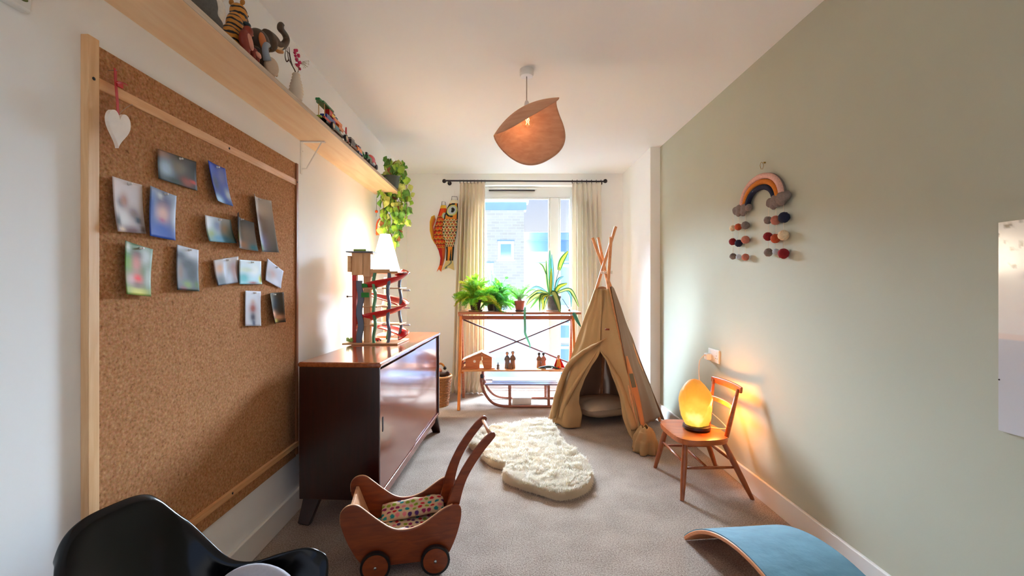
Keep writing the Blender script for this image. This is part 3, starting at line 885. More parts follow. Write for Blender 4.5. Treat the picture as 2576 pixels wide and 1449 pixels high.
MB().lathe([(.036, zt_ - .002), (.037, zt_ + .002)], (lx, ly, 0), 24).build('top_ring', M_brass, lamp)
MB().ball((lx, ly, 1.35), .028, 14, 10).build('bulb', emit_mat('lit_bulb', (1, .85, .6, 1), 8), lamp, smooth=True)
point_light('table_lamp_light', (lx, ly, 1.40), LAMP_W, (1.0, .87, .70), .03, lamp)

# ================================================================ HANGING FROM / STANDING ON THE WALL SHELF
SH = SZ + .0185
# ---- orange hanging ornament on strings
ox, oy = -1.045 + .04, 3.60
orn = thing('hanging_ornament', (ox, oy, 1.57), 'orange ornament hanging on thin strings under the end of the wall shelf', 'ornament')
M_org = mat('orange_wood', rgb(226, 84, 24), .4)
yo = 3.60
def po(px, py): return at(px, py, yo)
MB().tube([po(948, 487), po(947, 545)], .0012, 5).tube([po(957, 487), po(955, 552)], .0012, 5).build('string', M_dark, orn)
MB().ball(po(947, 532), .012, 12, 8).build('bead', M_org, orn, smooth=True)
b = MB()
b.tube(catmull([po(948, 590), po(947, 575), po(949, 560), po(955, 551), po(959, 560), po(958, 575), po(956, 590)], 5), .006, 8)
b.build('ring', M_org, orn, smooth=True)
MB().bar(po(946, 589), po(961, 586), .016, .022).build('crossbar', M_org, orn, bevel=.003)
MB().tube([po(953, 560), po(952, 582)], .006, 8).build('clapper', mat('chalk_bead', rgb(240, 232, 224), .5), orn, smooth=True)

# ---- trailing pothos
M_leafA = mat('pothos_leaf_bright', rgb(150, 190, 62), .35, var=.18, scale=40)
M_leafB = mat('pothos_leaf_dark', rgb(96, 146, 58), .35, var=.2, scale=40)
M_leafC = mat('pothos_leaf_pale', rgb(206, 214, 116), .4, var=.15, scale=40)
M_leafD = mat('pothos_leaf_brown', rgb(140, 84, 40), .6, var=.2, scale=40)
def heart_leaf(m):
    b = MB()
    def fn(u, v):
        w = .030 * (math.sin(PI * min(1, v * 1.02) ** .62)) * (1.0 if v > .02 else .5)
        x = (2 * u - 1) * w
        z = -.055 * v
        if v < .12: z += .012 * abs(2 * u - 1) * (1 - v / .12)
        return Vector((x, .010 * (2 * u - 1) ** 2 - .014 * v * v + .006 * math.sin(PI * v), z))
    b.grid(fn, 4, 7)
    me = b.mesh('leaf', True); me.materials.append(m)
    return me
leaf_me = [heart_leaf(m) for m in (M_leafA, M_leafB, M_leafC, M_leafD)]
pp = Vector((-.905, 3.575, SH))
poth = thing('trailing_pothos', pp, 'trailing pothos with heart shaped leaves spilling over the far shelf end', 'plant')
MB().lathe([(.045, 0), (.055, .01), (.066, .095), (.069, .10), (.064, .10), (.058, .085), (.0, .084)], pp, 20).build('pot', mat('grey_green_pot', rgb(92, 104, 96), .5), poth, smooth=True, ang=50)
rv = random.Random(21)
M_vine = mat('vine_stem', rgb(124, 92, 50), .6)
vines = [
    [(985, 425), (1005, 408), (1020, 440), (1024, 500), (1018, 560)],
    [(975, 430), (1000, 425), (1010, 470), (1008, 520), (1000, 575), (992, 612)],
    [(965, 440), (985, 445), (995, 490), (992, 545), (985, 600), (986, 640)],
    [(955, 445), (972, 455), (978, 500), (974, 545), (978, 590), (985, 630)],
    [(960, 450), (955, 470), (963, 510), (966, 555), (962, 575)],
    [(980, 420), (1000, 440), (1022, 480), (1030, 505)],
    [(970, 450), (968, 480), (985, 520), (998, 540), (1002, 560)],
    [(960, 445), (975, 470), (1000, 500), (1012, 530)],
    [(985, 415), (975, 400), (965, 405)],
    [(990, 415), (1000, 415), (1008, 425)],
]
def put_leaf(p, s, yaw, pitch, k):
    o = bpy.data.objects.new('leaf', leaf_me[k])
    COL.objects.link(o); o.parent = poth
    o.location = p - pp
    o.rotation_euler = (pitch, rv.uniform(-.7, .7), yaw)
    o.scale = (s, s, s)
for vi, vn in enumerate(vines):
    Yv = 3.58 + rv.uniform(-.09, .12)
    pts = [pp + Vector((0, 0, .085))] + [at(x, y, Yv + .02 * math.sin(i * 2 + vi)) for i, (x, y) in enumerate(vn)]
    if vi < 8: pts[1] = at(vn[0][0], vn[0][1], Yv)
    cp = catmull(pts, 6)
    MB().tube(cp, .0022, 5).build('vine', M_vine, poth, smooth=True)
    for i, p in enumerate(cp[3:]):
        for q in range(2 if vi < 8 else 1):
            if rv.random() < .70:
                k = rv.choices((0, 1, 2, 3), (5, 4, 2.4, 1.1))[0]
                put_leaf(p + Vector((rv.uniform(-.03, .03), rv.uniform(-.03, .03), rv.uniform(-.015, .02))), rv.uniform(.62, 1.1), rv.uniform(-1.2, 1.2), rv.uniform(-.35, .55), k)
for (x, y, s, k) in ((968, 628, 1.25, 2), (982, 622, 1.2, 0), (984, 632, .9, 2), (1021, 458, 1.1, 0), (1027, 492, 1.0, 1), (1005, 432, 1.1, 0)):
    put_leaf(at(x, y - 12, 3.5), s, rv.uniform(-.4, .4), .1, k)

# ---- toy animals: each one continuous body grown with a voxel remesh
def stripes_mat(name, c1, c2, scale, dist, lo=.42, hi=.5, axis='X'):
    m, nt, b = new_mat(name)
    b.inputs['Roughness'].default_value = .5
    tc = nt.nodes.new('ShaderNodeTexCoord'); w = nt.nodes.new('ShaderNodeTexWave'); r = nt.nodes.new('ShaderNodeValToRGB')
    w.bands_direction = axis; w.inputs['Scale'].default_value = scale; w.inputs['Distortion'].default_value = dist; w.inputs['Detail Scale'].default_value = 1.5
    r.color_ramp.interpolation = 'CONSTANT'
    r.color_ramp.elements[0].color = c2; r.color_ramp.elements[1].position = lo; r.color_ramp.elements[1].color = c1
    nt.links.new(tc.outputs['Object'], w.inputs['Vector']); nt.links.new(w.outputs['Fac'], r.inputs[0]); nt.links.new(r.outputs[0], b.inputs['Base Color'])
    return m
def sp(px, py, x=-.885):
    """a point above the shelf edge, seen at a pixel, on the upright plane X = x"""
    return on_x(px, py, x)
M_ochre = mat('ochre_wood', rgb(188, 122, 40), .5, var=.08, scale=30)
M_rust = mat('rust_wood', rgb(132, 42, 20), .5, var=.08, scale=30)
M_brown = mat('dark_brown_wood', rgb(70, 46, 20), .5, var=.15, scale=30)
M_umber = mat('near_black_wood', rgb(34, 18, 14), .5)
M_pinkw = mat('pink_wood', rgb(204, 136, 112), .5)
M_cream = mat('cream_wood', rgb(232, 206, 170), .6)
M_greyp = mat('grey_plush', rgb(96, 90, 84), .95, var=.15, scale=120, bump=.3)
M_whitep = mat('white_plush', rgb(226, 214, 198), .95, var=.06, scale=120, bump=.3)
def leg_to_shelf(b, p, r, x=None):
    b.tube([p, Vector((p.x, p.y, SH + .002))], [r, r * .85], 8)
# grey and white soft toy at the near end, only partly in the picture
pa = sp(536, 20, -.90)
t = thing('plush_rabbit', (pa.x, pa.y - .02, SH), 'grey and white soft toy next to the tiger, cut by the top of the picture', 'toy animal')
b = MB(); q = Vector((-.91, pa.y - .055, SH))
b.ball(q + Vector((0, 0, .06)), (.05, .06, .06)).ball(q + Vector((.005, .035, .125)), (.038, .042, .04)).ball(q + Vector((.03, .03, .02)), (.02, .035, .02)).ball(q + Vector((-.03, .03, .02)), (.02, .035, .02))
b.build('body', M_greyp, t, remesh=.006)
MB().ball(q + Vector((.008, .045, .065)), (.045, .03, .05), 16, 12).ball(q + Vector((.01, .06, .115)), (.026, .028, .024)).build('belly', M_whitep, t, remesh=.006)
for s in (-1, 1): MB().tube([q + Vector((s * .02, .02, .155)), q + Vector((s * .03, .0, .20)), q + Vector((s * .035, -.02, .235))], [.014, .017, .006], 10).build('ear', M_greyp, t, smooth=True)
# tiger facing the window
TX = -.915
ty = sp(588, 60, TX).y
t = thing('toy_tiger', (TX, ty, SH), 'orange and black striped toy tiger sitting on the wall shelf', 'toy animal')
q = Vector((TX, ty, SH))
b = MB()
b.ball(q + Vector((0, -.012, .048)), (.028, .043, .047)).ball(q + Vector((0, .006, .100)), (.026, .032, .048)).ball(q + Vector((.0, .028, .158)), (.027, .032, .033))
b.ball(q + Vector((.0, .056, .148)), (.018, .016, .017))
for s in (-1, 1):
    b.tube([q + Vector((s * .014, .018, .09)), q + Vector((s * .016, .026, .010))], [.014, .012], 10).ball(q + Vector((s * .018, -.006, .016)), (.010, .030, .016))
b.tube(catmull([q + Vector((-.02, -.03, .03)), q + Vector((-.045, -.035, .06)), q + Vector((-.052, -.028, .11)), q + Vector((-.045, -.02, .15))], 4), .008, 8)
b.build('body', stripes_mat('tiger_stripes', rgb(204, 132, 38), rgb(22, 15, 12), 17.0, 4.0, .30, axis='Z'), t, remesh=.004)
for s in (-1, 1):
    MB().ball(q + Vector((s * .019, .018, .190)), (.009, .005, .010), 10, 8).build('ear', M_ochre, t, smooth=True)
    MB().ball(q + Vector((s * .014, .058, .166)), (.0035, .0035, .0035), 8, 6).build('eye', M_black, t, smooth=True)
MB().ball(q + Vector((.0, .072, .152)), (.008, .005, .006), 10, 8).build('nose', M_pinkw, t, smooth=True)
# rust-red bird with a pink band
ry = sp(618, 85, -.869).y
t = thing('toy_bird', (-.869, ry, SH), 'rust red toy bird with a pink wing between tiger and elephant', 'toy animal')
q = Vector((-.869, ry, SH))
b = MB()
b.ball(q + Vector((0, 0, .042)), (.0165, .032, .036)).ball(q + Vector((0, .014, .082)), (.0155, .020, .019)).tube([q + Vector((0, .004, .045)), q + Vector((0, .012, .08))], [.0155, .014], 10).tube([q + Vector((0, 0, .015)), q + Vector((0, 0, .001))], [.012, .016], 12)
b.build('body', M_rust, t, remesh=.004)
MB().ball(q + Vector((.014, .004, .040)), (.006, .014, .026), 12, 10, Matrix.Rotation(.5, 3, 'X')).build('wing', M_pinkw, t, smooth=True)
MB().lathe([(.007, 0), (.0005, .018)], q + Vector((0, .031, .082)), 10, Matrix.Rotation(-PI / 2 + .2, 3, 'X')).build('beak', M_ochre, t, smooth=True)
MB().ball(q + Vector((.0, .008, .101)), (.011, .016, .008), 10, 8).build('crest', mat('teal_black', rgb(22, 44, 50), .35), t, smooth=True)
# elephant with its trunk up
EX = -.932
ey = sp(655, 110, EX).y
t = thing('toy_elephant', (EX, ey, SH), 'dark brown toy elephant with its trunk raised on the wall shelf', 'toy animal')
def ep(px, py, x=EX): return on_x(px, py, x)
b = MB()
bc = ep(650, 105); b.ball(bc, (.038, .050, .046))
hd = ep(678, 108); b.ball(hd, (.030, .034, .034))
b.tube(catmull([ep(668, 92), ep(684, 100), ep(697, 112), ep(708, 116), ep(718, 108), ep(721, 96), ep(713, 82), ep(704, 72), ep(706, 62), ep(711, 64)], 4), [.030, .026, .020, .017, .015, .0135, .0125, .0125, .0115, .010], 12)
for dx in (-.022, .022):
    for pxl in (640, 662):
        p = ep(pxl, 118, EX + dx)
        b.tube([p, Vector((p.x, p.y, SH + .001))], [.020, .017], 10)
b.build('body', M_brown, t, remesh=.005)
e1 = ep(661, 104, EX + .038)
MB().ball(e1, (.006, .026, .030), 14, 10, Matrix.Rotation(.3, 3, 'X')).build('ear', mat('orange_brown_wood', rgb(188, 100, 36), .5), t, smooth=True)
MB().ball(e1 - Vector((.08, 0, 0)), (.006, .026, .030), 14, 10).build('ear', M_brown, t, smooth=True)
MB().tube(catmull([ep(686, 112), ep(700, 126), ep(710, 131)], 5), [.014, .012, .007], 10).build('lower_jaw', M_ochre, t, smooth=True)
for dx in (-.014, .016): MB().tube(catmull([ep(694, 118, EX + dx), ep(706, 123, EX + dx), ep(714, 119, EX + dx)], 4), [.006, .005, .001], 8).build('tusk', M_cream, t, smooth=True)
# low rust and pink animal in front of the elephant
p = on_x(641, 132, -.866)
t = thing('toy_pig', (-.868, p.y, SH), 'small rust and pink toy animal at the shelf edge before the elephant', 'toy animal')
q = Vector((-.870, p.y, SH)); b = MB()
b.ball(q + Vector((0, 0, .028)), (.014, .024, .018)).ball(q + Vector((0, .024, .032)), (.012, .012, .014))
for sx in (-1, 1):
    for sy in (-.012, .012): b.tube([q + Vector((sx * .008, sy, .022)), q + Vector((sx * .009, sy, .001))], .006, 8)
b.build('body', M_rust, t, remesh=.004)
MB().ball(q + Vector((.013, .006, .024)), (.006, .018, .009), 10, 8).ball(q + Vector((0, .035, .032)), (.008, .006, .008), 10, 8).build('muzzle', M_pinkw, t, smooth=True)
MB().ball(q + Vector((.0, .020, .048)), (.012, .006, .008), 8, 6).build('ears', M_umber, t, smooth=True)
# egg-shaped pale figure
p = sp(680, 158, -.868)
t = thing('toy_goose', (-.868, p.y, SH), 'pale egg shaped toy goose with a grey neck on the wall shelf', 'toy animal')
q = Vector((-.868, p.y, SH)); b = MB()
b.ball(q + Vector((0, .008, .036)), (.022, .036, .034)).tube([q + Vector((0, .036, .03)), q + Vector((0, .050, .018))], [.012, .004], 8)
b.build('body', mat('beige_feather', rgb(200, 174, 148), .7, var=.06, scale=40), t, remesh=.004)
MB().tube(catmull([q + Vector((0, -.02, .045)), q + Vector((0, -.035, .075)), q + Vector((0, -.028, .098)), q + Vector((0, -.012, .105))], 5), [.014, .011, .010, .008], 10).build('neck', mat('grey_feather', rgb(150, 158, 166), .7), t, smooth=True)
MB().lathe([(.006, 0), (.0005, .022)], q + Vector((0, -.006, .105)), 8, Matrix.Rotation(-PI / 2, 3, 'X')).build('beak', M_umber, t, smooth=True)
# ribbed white vase with twigs and pink blossom
p = sp(747, 225, -.875)
t = thing('ribbed_vase', (-.878, p.y, SH), 'slim ribbed cream vase holding dark twigs and pink blossom', 'vase')
q = Vector((-.878, p.y, SH))
pr = [(.0, 0)] + [(r_ + (.0022 if i % 2 else -.0012), i * .0065) for i, r_ in enumerate([.020, .022, .024, .0255, .0265, .027, .027, .0268, .026, .025, .0235, .022, .0205, .019, .0175, .016, .015, .0142])] + [(.0125, .117), (.010, .117), (.009, .08)]
MB().lathe(pr, q, 24).build('body', mat('cream_ceramic', rgb(226, 208, 186), .5), t, smooth=True, ang=60)
M_twig = mat('twig_bark', rgb(70, 44, 32), .8)
xv = -.878
def vp(px, py, x=xv): return on_x(px, py, x)
M_pinkb = mat('pink_blossom', rgb(214, 50, 96), .6, var=.25, scale=60)
top = q + Vector((0, 0, .11))
for pts in ([(742, 178), (735, 165), (727, 150), (724, 138), (722, 120)], [(735, 165), (731, 150), (728, 130), (727, 118)], [(727, 150), (721, 155), (717, 140), (719, 122)], [(733, 160), (727, 135), (720, 128)]):
    MB().tube(catmull([top if pts[0][0] == 742 else vp(*pts[0])] + [vp(*a) for a in (pts[1:] if pts[0][0] != 742 else pts)], 4), [.0028, .0010], 5).build('twig', M_twig, t, smooth=True)
MB().tube(catmull([top, vp(751, 176), vp(750, 150), vp(746, 132)], 5), [.0016, .001], 5).build('flower_stem', mat('pale_stem', rgb(150, 120, 90), .8), t, smooth=True)
rr = random.Random(5)
for k in range(16):
    f = rr.random(); c = vp(lerp(745, 753, f) + rr.uniform(-5, 5), lerp(128, 172, f) + rr.uniform(-4, 4), xv + rr.uniform(-.012, .012))
    MB().ball(c, (.006, .007, .0062), 7, 5, None, None, .5).build('blossom', M_pinkb, t, smooth=True)
b = MB()
for k in range(16):
    a, c = vp(756, 160), vp(rr.uniform(764, 777), rr.uniform(152, 172), xv + rr.uniform(-.02, .02))
    b.tube([a, lerp(a, c, .6) + Vector((0, 0, .004)), c], .0005, 4).ball(c, .0016, 5, 4)
stuff(b.build('dried_sprig', mat('dried_sprig', rgb(176, 158, 132), .9), t))

# ---- brick-built toy vehicles along the shelf
BR = {n: mat('toy_brick_' + n, c, .3) for n, c in dict(green=rgb(20, 110, 54), red=rgb(196, 24, 28), orange=rgb(226, 118, 20), blue=rgb(28, 54, 140), yellow=rgb(232, 196, 60), tan=rgb(196, 160, 108), black=rgb(22, 20, 22), teal=rgb(30, 120, 130), white=rgb(225, 225, 222), brown=rgb(110, 62, 30), lime=rgb(150, 170, 50), grey=rgb(120, 120, 118), purple=rgb(70, 40, 90)).items()}
def brick(t, q, dx, dy, dz, sx, sy, sz, c, studs=True, name='brick'):
    b = MB().box((q.x + dx - sx / 2, q.y + dy - sy / 2, q.z + dz), (q.x + dx + sx / 2, q.y + dy + sy / 2, q.z + dz + sz))
    if studs:
        for i in range(max(1, int(sx / .0078))):
            for j in range(max(1, int(sy / .0078))):
                b.lathe([(.0023, 0), (.0023, .0017)], (q.x + dx - sx / 2 + .0039 + i * .0078, q.y + dy - sy / 2 + .0039 + j * .0078, q.z + dz + sz), 6)
    return b.build(name, BR[c], t)
def bwheel(t, q, dx, dy, r, w=.012, hub='tan'):
    tm = MB().lathe([(r * .6, 0), (r * .96, 0), (r, w * .2), (r, w * .8), (r * .96, w), (r * .6, w)], (q.x + dx - w / 2, q.y + dy, q.z + r), 20, Matrix.Rotation(PI / 2, 3, 'Y')).build('wheel', BR['black'], t, smooth=True, ang=40)
    MB().lathe([(r * .62, -.001), (r * .62, w * 1.02), (r * .3, w * 1.06)], (q.x + dx - w / 2, q.y + dy, q.z + r), 16, Matrix.Rotation(PI / 2, 3, 'Y')).build('hub', BR[hub], tm)
    return tm
vy0, vy1 = on_x(800, 292, -.872).y, on_x(862, 345, -.872).y
t = thing('brick_truck', (-.876, (vy0 + vy1) / 2, SH), 'tall brick built toy truck with green roof and orange side on the wall shelf', 'toy vehicle')
q = Vector((-.876, vy0, SH)); L = vy1 - vy0
brick(t, q, 0, L * .5, .012, .036, L * .92, .010, 'black', False, 'chassis')
brick(t, q, 0, L * .10, .012, .036, L * .22, .008, 'lime')
brick(t, q, .003, L * .33, .022, .030, L * .36, .012, 'red')
brick(t, q, 0, L * .40, .034, .034, L * .34, .022, 'blue')
brick(t, q, .002, L * .62, .022, .032, L * .22, .020, 'teal')
brick(t, q, 0, L * .58, .056, .032, L * .18, .012, 'red')
brick(t, q, .0, L * .70, .060, .034, L * .34, .016, 'orange')
brick(t, q, .0, L * .84, .042, .030, L * .20, .018, 'orange')
brick(t, q, .0, L * .52, .068, .030, L * .14, .016, 'yellow')
brick(t, q, .0, L * .42, .068, .028, L * .12, .026, 'red')
brick(t, q, .0, L * .30, .094, .036, L * .40, .008, 'green', True, 'canopy')
brick(t, q, .0, L * .06, .094, .020, L * .10, .010, 'green')
brick(t, q, .0, L * .26, .102, .016, L * .08, .012, 'tan')
brick(t, q, .0, L * .58, .084, .018, L * .10, .014, 'brown')
brick(t, q, .0, L * .70, .076, .018, L * .08, .016, 'teal')
brick(t, q, .0, L * .92, .022, .026, L * .14, .018, 'white')
for dy, dx in ((.16, .014), (.16, -.014), (.36, .014)):
    MB().tube([(q.x + dx, q.y + L * dy, q.z + .030), (q.x + dx, q.y + L * dy, q.z + .095)], .0022, 6).build('canopy_post', BR['tan'], t)
MB().tube([(q.x, q.y + L * .98, q.z + .066), (q.x, q.y + L * 1.22, q.z + .070)], .002, 6).bar((q.x, q.y + L * 1.20, q.z + .064), (q.x, q.y + L * 1.20, q.z + .100), .006, .014, h2=.003).build('lever', BR['red'], t)
for dy in (.42, 1.0):
    for dx in (.022, -.022): bwheel(t, q, dx, L * dy, .019)
ya, yb2 = on_x(873, 362, -.868).y, on_x(902, 382, -.868).y
t = thing('brick_wagon', (-.872, (ya + yb2) / 2, SH), 'small brick built wagon with two red figures, between truck and crane', 'toy vehicle')
q = Vector((-.872, ya, SH)); L = yb2 - ya
brick(t, q, 0, L * .5, .010, .026, L, .008, 'brown', False, 'chassis')
brick(t, q, 0, L * .05, .018, .012, L * .12, .024, 'red'); brick(t, q, 0, L * .42, .018, .024, L * .36, .030, 'black'); brick(t, q, 0, L * .40, .048, .020, L * .30, .012, 'grey')
brick(t, q, 0, L * .86, .018, .012, L * .12, .030, 'red'); brick(t, q, 0, L * .86, .048, .010, L * .10, .008, 'grey'); brick(t, q, 0, L * .66, .018, .02, L * .2, .012, 'teal')
for dy in (.15, .85):
    for dx in (.014, -.014): bwheel(t, q, dx, L * dy, .0095, .007, 'grey')
ya, yb2 = on_x(893, 378, -.868).y, on_x(918, 398, -.868).y
t = thing('brick_crane', (-.872, (ya + yb2) / 2, SH), 'small brick built digger with an orange body and dark green arm', 'toy vehicle')
q = Vector((-.872, ya + .01, SH)); L = yb2 - ya
brick(t, q, 0, L * .3, .008, .026, L * .5, .010, 'blue', False, 'chassis'); brick(t, q, 0, L * .3, .018, .024, L * .44, .024, 'orange'); brick(t, q, 0, L * .34, .042, .018, L * .2, .014, 'purple')
MB().bar((q.x, q.y + L * .5, q.z + .040), (q.x, q.y + L * .86, q.z + .044), .008, .010).bar((q.x, q.y + L * .84, q.z + .047), (q.x, q.y + L * 1.02, q.z + .014), .008, .010).build('arm', BR['green'], t)
brick(t, q, 0, L * 1.0, .002, .016, L * .16, .012, 'black', False, 'bucket')
for dy in (.15, .5):
    for dx in (.014, -.014): bwheel(t, q, dx, L * dy, .008, .007, 'grey')
ya, yb2 = on_x(919, 400, -.868).y, on_x(946, 428, -.868).y
t = thing('brick_tractor', (-.872, (ya + yb2) / 2, SH), 'brick built tractor with a green front and red hood beside the pothos', 'toy vehicle')
q = Vector((-.872, ya, SH)); L = yb2 - ya
brick(t, q, 0, L * .45, .012, .026, L * .9, .010, 'black', False, 'chassis'); brick(t, q, 0, L * .28, .022, .026, L * .36, .028, 'green'); brick(t, q, .002, L * .16, .050, .012, L * .12, .016, 'black')
b = MB().ball(q + Vector((0, L * .62, .056)), (.018, L * .28, .024), 14, 10).tube([q + Vector((0, L * .8, .054)), q + Vector((0, L * 1.1, .036))], [.012, .006], 8)
b.build('hood', BR['red'], t, smooth=True)
brick(t, q, 0, L * .74, .022, .022, L * .2, .018, 'white')
for dy, r_ in ((.2, .014), (.85, .017)):
    for dx in (.018, -.018): bwheel(t, q, dx, L * dy, r_, .009, 'black')
# ================================================================ KOI BANNERS BY THE WINDOW
M_koi = vcol_mat('painted_cloth', .8, transl=.15)
def koi(name, YK, left, right, kind, label):
    """left/right: pixel outlines (x at y) of the flattened cloth tube, read at depth YK"""
    y0, y1 = left[0][1], left[-1][1]
    L = [(p[1], p[0]) for p in left]; R = [(p[1], p[0]) for p in right]
    t = thing(name, at((left[0][0] + right[0][0]) / 2, y0, YK), label, 'koi banner', 'koi cloth banners by the window')
    if kind == 'red':
        ground, edge, dark, back = c3(226, 74, 18), c3(224, 170, 60), c3(150, 24, 10), c3(178, 16, 16)
    else:
        ground, edge, dark, back = c3(230, 140, 46), c3(214, 214, 160), c3(16, 28, 26), c3(20, 30, 30)
    def colour(u, v):
        if v > .97 and kind == 'black': pass
        if kind == 'red':
            c = Vector(back) if u < .16 else Vector(ground)
            if v > .60: c = Vector(back) if u < .55 else Vector(c3(190, 80, 20))
            if v > .90: c = Vector(c3(232, 96, 20))
            if .16 < v < .64:
                row = v * 15.0; k = math.floor(row); col = u * 3.6 + (.5 if k % 2 else 0)
                d = math.hypot((col % 1) - .5, (row % 1) - .1)
                if .40 < d < .56: c = Vector(c3(200, 150, 40))
                elif d >= .56: c = Vector(dark)
            ex, ey_, er = .80, .16, .30
        else:
            c = Vector(dark) if (u < .10 or u > .92) else Vector(ground)
            if .27 < v < .66 and .02 < u < .98:
                row = v * 26.0; k = math.floor(row)
                for kk in (k + 1, k, k - 1):
                    col = u * 4.6 + (.5 if kk % 2 else 0)
                    d = math.hypot((col % 1) - .5, (row - kk) * .8)
                    if row >= kk - .1 and d < .66:
                        odd = (kk + math.floor(col)) % 2
                        c = Vector(dark) if d > .56 else (Vector(c3(224, 214, 160)) if d > .40 else (Vector(c3(214, 60, 50)) if d > .22 and odd else Vector(c3(40, 66, 56)) if d < .30 else Vector(c3(214, 196, 130))))
                        break
            if v > .66:
                c = Vector(c3(226, 136, 36)) if abs(u - .5) < .30 else Vector(dark)
                if abs(u - .62) < .14 * (v - .66) / .2 and v > .70: c = Vector(dark)
            if v > .86:
                c = Vector(c3(222, 200, 140))
                if abs((u - .5) + .22 * math.sin(v * 34)) < .09: c = Vector(c3(110, 120, 110))
            ex, ey_, er = .52, .145, .38
        # eye
        Wp = (interp(R, lerp(y0, y1, v)) - interp(L, lerp(y0, y1, v)))
        dx = (u - ex) * Wp; dy = (v - ey_) * (y1 - y0)
        d = math.hypot(dx, dy)
        es = 13.5 if kind == 'black' else 8.5
        if d < es * 1.28 and kind == 'black' and dx < 4: c = Vector(dark)
        if d < es: c = Vector(c3(206, 208, 130)) 
        if d < es * .74: c = Vector(c3(196, 206, 214))
        if d < es * .48 and dx > -2: c = Vector(c3(20, 22, 30))
        if v < .045: c = Vector(c3(232, 224, 196)) if kind == 'black' else Vector(c3(236, 190, 60))
        return tuple(c)
    def side(sgn):
        def fn(u, v):
            y = lerp(y0, y1, v)
            x = lerp(interp(L, y), interp(R, y), u)
            p = at(x, y, YK)
            p.y += sgn * .026 * math.sin(PI * u) ** .7 * (1 - .75 * v) + .004 * math.sin(v * 20 + u * 4)
            if v > .93: p.z += .030 * (1 - abs(2 * u - 1)) * (v - .93) / .07
            return p, colour(u, v)
        return fn
    b = MB().grid(side(-1), 40, 120)
    b.build('body', M_koi, t, smooth=True)
    MB().grid(side(1), 12, 60).build('back_side', M_koi, t, smooth=True)
    xa, xb_ = left[0][0] + 2, right[0][0] - 2
    b = MB().tube([at(xa, y0 + 2, YK), at(xa + 1, y0 - 10, YK - .01), at(xb_, y0 - 9, YK - .01), at(xb_ + 1, y0 + 4, YK)], .0028, 6)
    b.build('mouth_wire', M_black, t, smooth=True)
    MB().tube([at((xa + xb_) / 2, y0 - 9, YK), Vector((at((xa + xb_) / 2, y0 - 26, YE).x, YE, at(0, y0 - 26, YE).z))], .001, 5).build('string', M_plastic, t)
    return t
k1 = koi('koi_banner', 4.888, [(1109, 517), (1101, 545), (1093, 570), (1088, 600), (1096, 615), (1103, 630), (1108, 650), (1106, 666), (1098, 684)],
     [(1122, 517), (1126, 545), (1127, 570), (1122, 600), (1120, 615), (1120, 630), (1118, 650), (1114, 666), (1110, 682)], 'red', 'red and orange painted koi banner, the left one of two by the curtain')
b = MB()
fo = [(1093, 541), (1085, 545), (1081, 558), (1081, 580), (1086, 600), (1094, 614), (1100, 616), (1093, 596), (1090, 570), (1096, 552)]
fpx = [at(x, y, 4.884) for x, y in fo]
cc_ = [c3(226, 170, 40) if i < 6 else c3(170, 24, 14) for i in range(len(fo))]
b.add(fpx, [(0, 1, 9), (1, 2, 8, 9), (2, 3, 7, 8), (3, 4, 7), (4, 5, 6, 7)], cc_)
b.build('dorsal_fin', M_koi, k1, solid=.003)
koi('koi_banner', 4.852, [(1134, 504), (1124, 525), (1118, 545), (1112, 575), (1114, 595), (1121, 612), (1123, 630), (1122, 655), (1112, 680)],
    [(1152, 506), (1152, 525), (1152, 545), (1150, 575), (1147, 595), (1144, 612), (1142, 630), (1140, 655), (1144, 690)], 'black', 'black and cream scaled koi banner with a big round eye, right one of two')
# ================================================================ TRESTLE SHELF AT THE WINDOW
M_oak = wood('orange_pine', rgb(196, 104, 30), rgb(222, 134, 54), 'Z', .4, 5, 14)
M_oakx = wood('red_brown_pine', rgb(150, 84, 54), rgb(184, 112, 76), 'X', .4, 5, 14)
M_bar = mat('dark_brace', rgb(84, 56, 66), .5)
ZT = .912
tsh = thing('trestle_shelf', (.16, 4.40, 0), 'wooden trestle shelf with crossed braces standing before the window', 'shelf')
XA, XB = -.422, .675
for X in (XA, XB):
    MB().bar((X, 4.375, .872), (X, 4.150, 0), .046, .026, up=(1, 0, 0)).build('leg', M_oak, tsh, bevel=.003)
    MB().bar((X, 4.425, .872), (X, 4.640, 0), .046, .026, up=(1, 0, 0)).build('leg', M_oakx, tsh, bevel=.003)
    MB().box((X - .013, 4.22, .872), (X + .013, 4.60, .890)).build('top_cleat', M_oakx, tsh, bevel=.002)
    MB().box((X + (.013 if X < 0 else -.037), 4.245, .325), (X + (.037 if X < 0 else -.013), 4.56, .343)).build('shelf_cleat', M_oak, tsh, bevel=.002)
for k in range(3):
    MB().box((XA - .015, 4.215 + k * .135, .890), (XB + .055, 4.215 + k * .135 + .128, ZT)).build('top_board', M_oakx, tsh, bevel=.003)
MB().box((XA + .014, 4.352, .832), (XB - .014, 4.372, .868)).build('rail', M_oakx, tsh, bevel=.002)
for k in range(2):
    MB().box((XA + .015, 4.245 + k * .155, .343), (XB - .015, 4.245 + k * .155 + .150, .361)).build('shelf_board', wood('lacquered_shelf', rgb(204, 132, 72), rgb(224, 160, 104), 'X', .2, 5, 14, coat=.6) if k == 0 else bpy.data.materials['lacquered_shelf'], tsh, bevel=.003)
MB().bar((XA + .014, 4.475, .822), (XB - .014, 4.475, .385), .014, .012, up=(0, 1, 0)).build('cross_brace', M_bar, tsh)
MB().bar((XA + .014, 4.461, .385), (XB - .014, 4.461, .822), .014, .012, up=(0, 1, 0)).build('cross_brace', M_bar, tsh)
MB().lathe([(.009, 0), (.009, .03)], (.1265, 4.452, .6035), 12, Matrix.Rotation(-PI / 2, 3, 'X')).build('brace_bolt', M_dark, tsh)
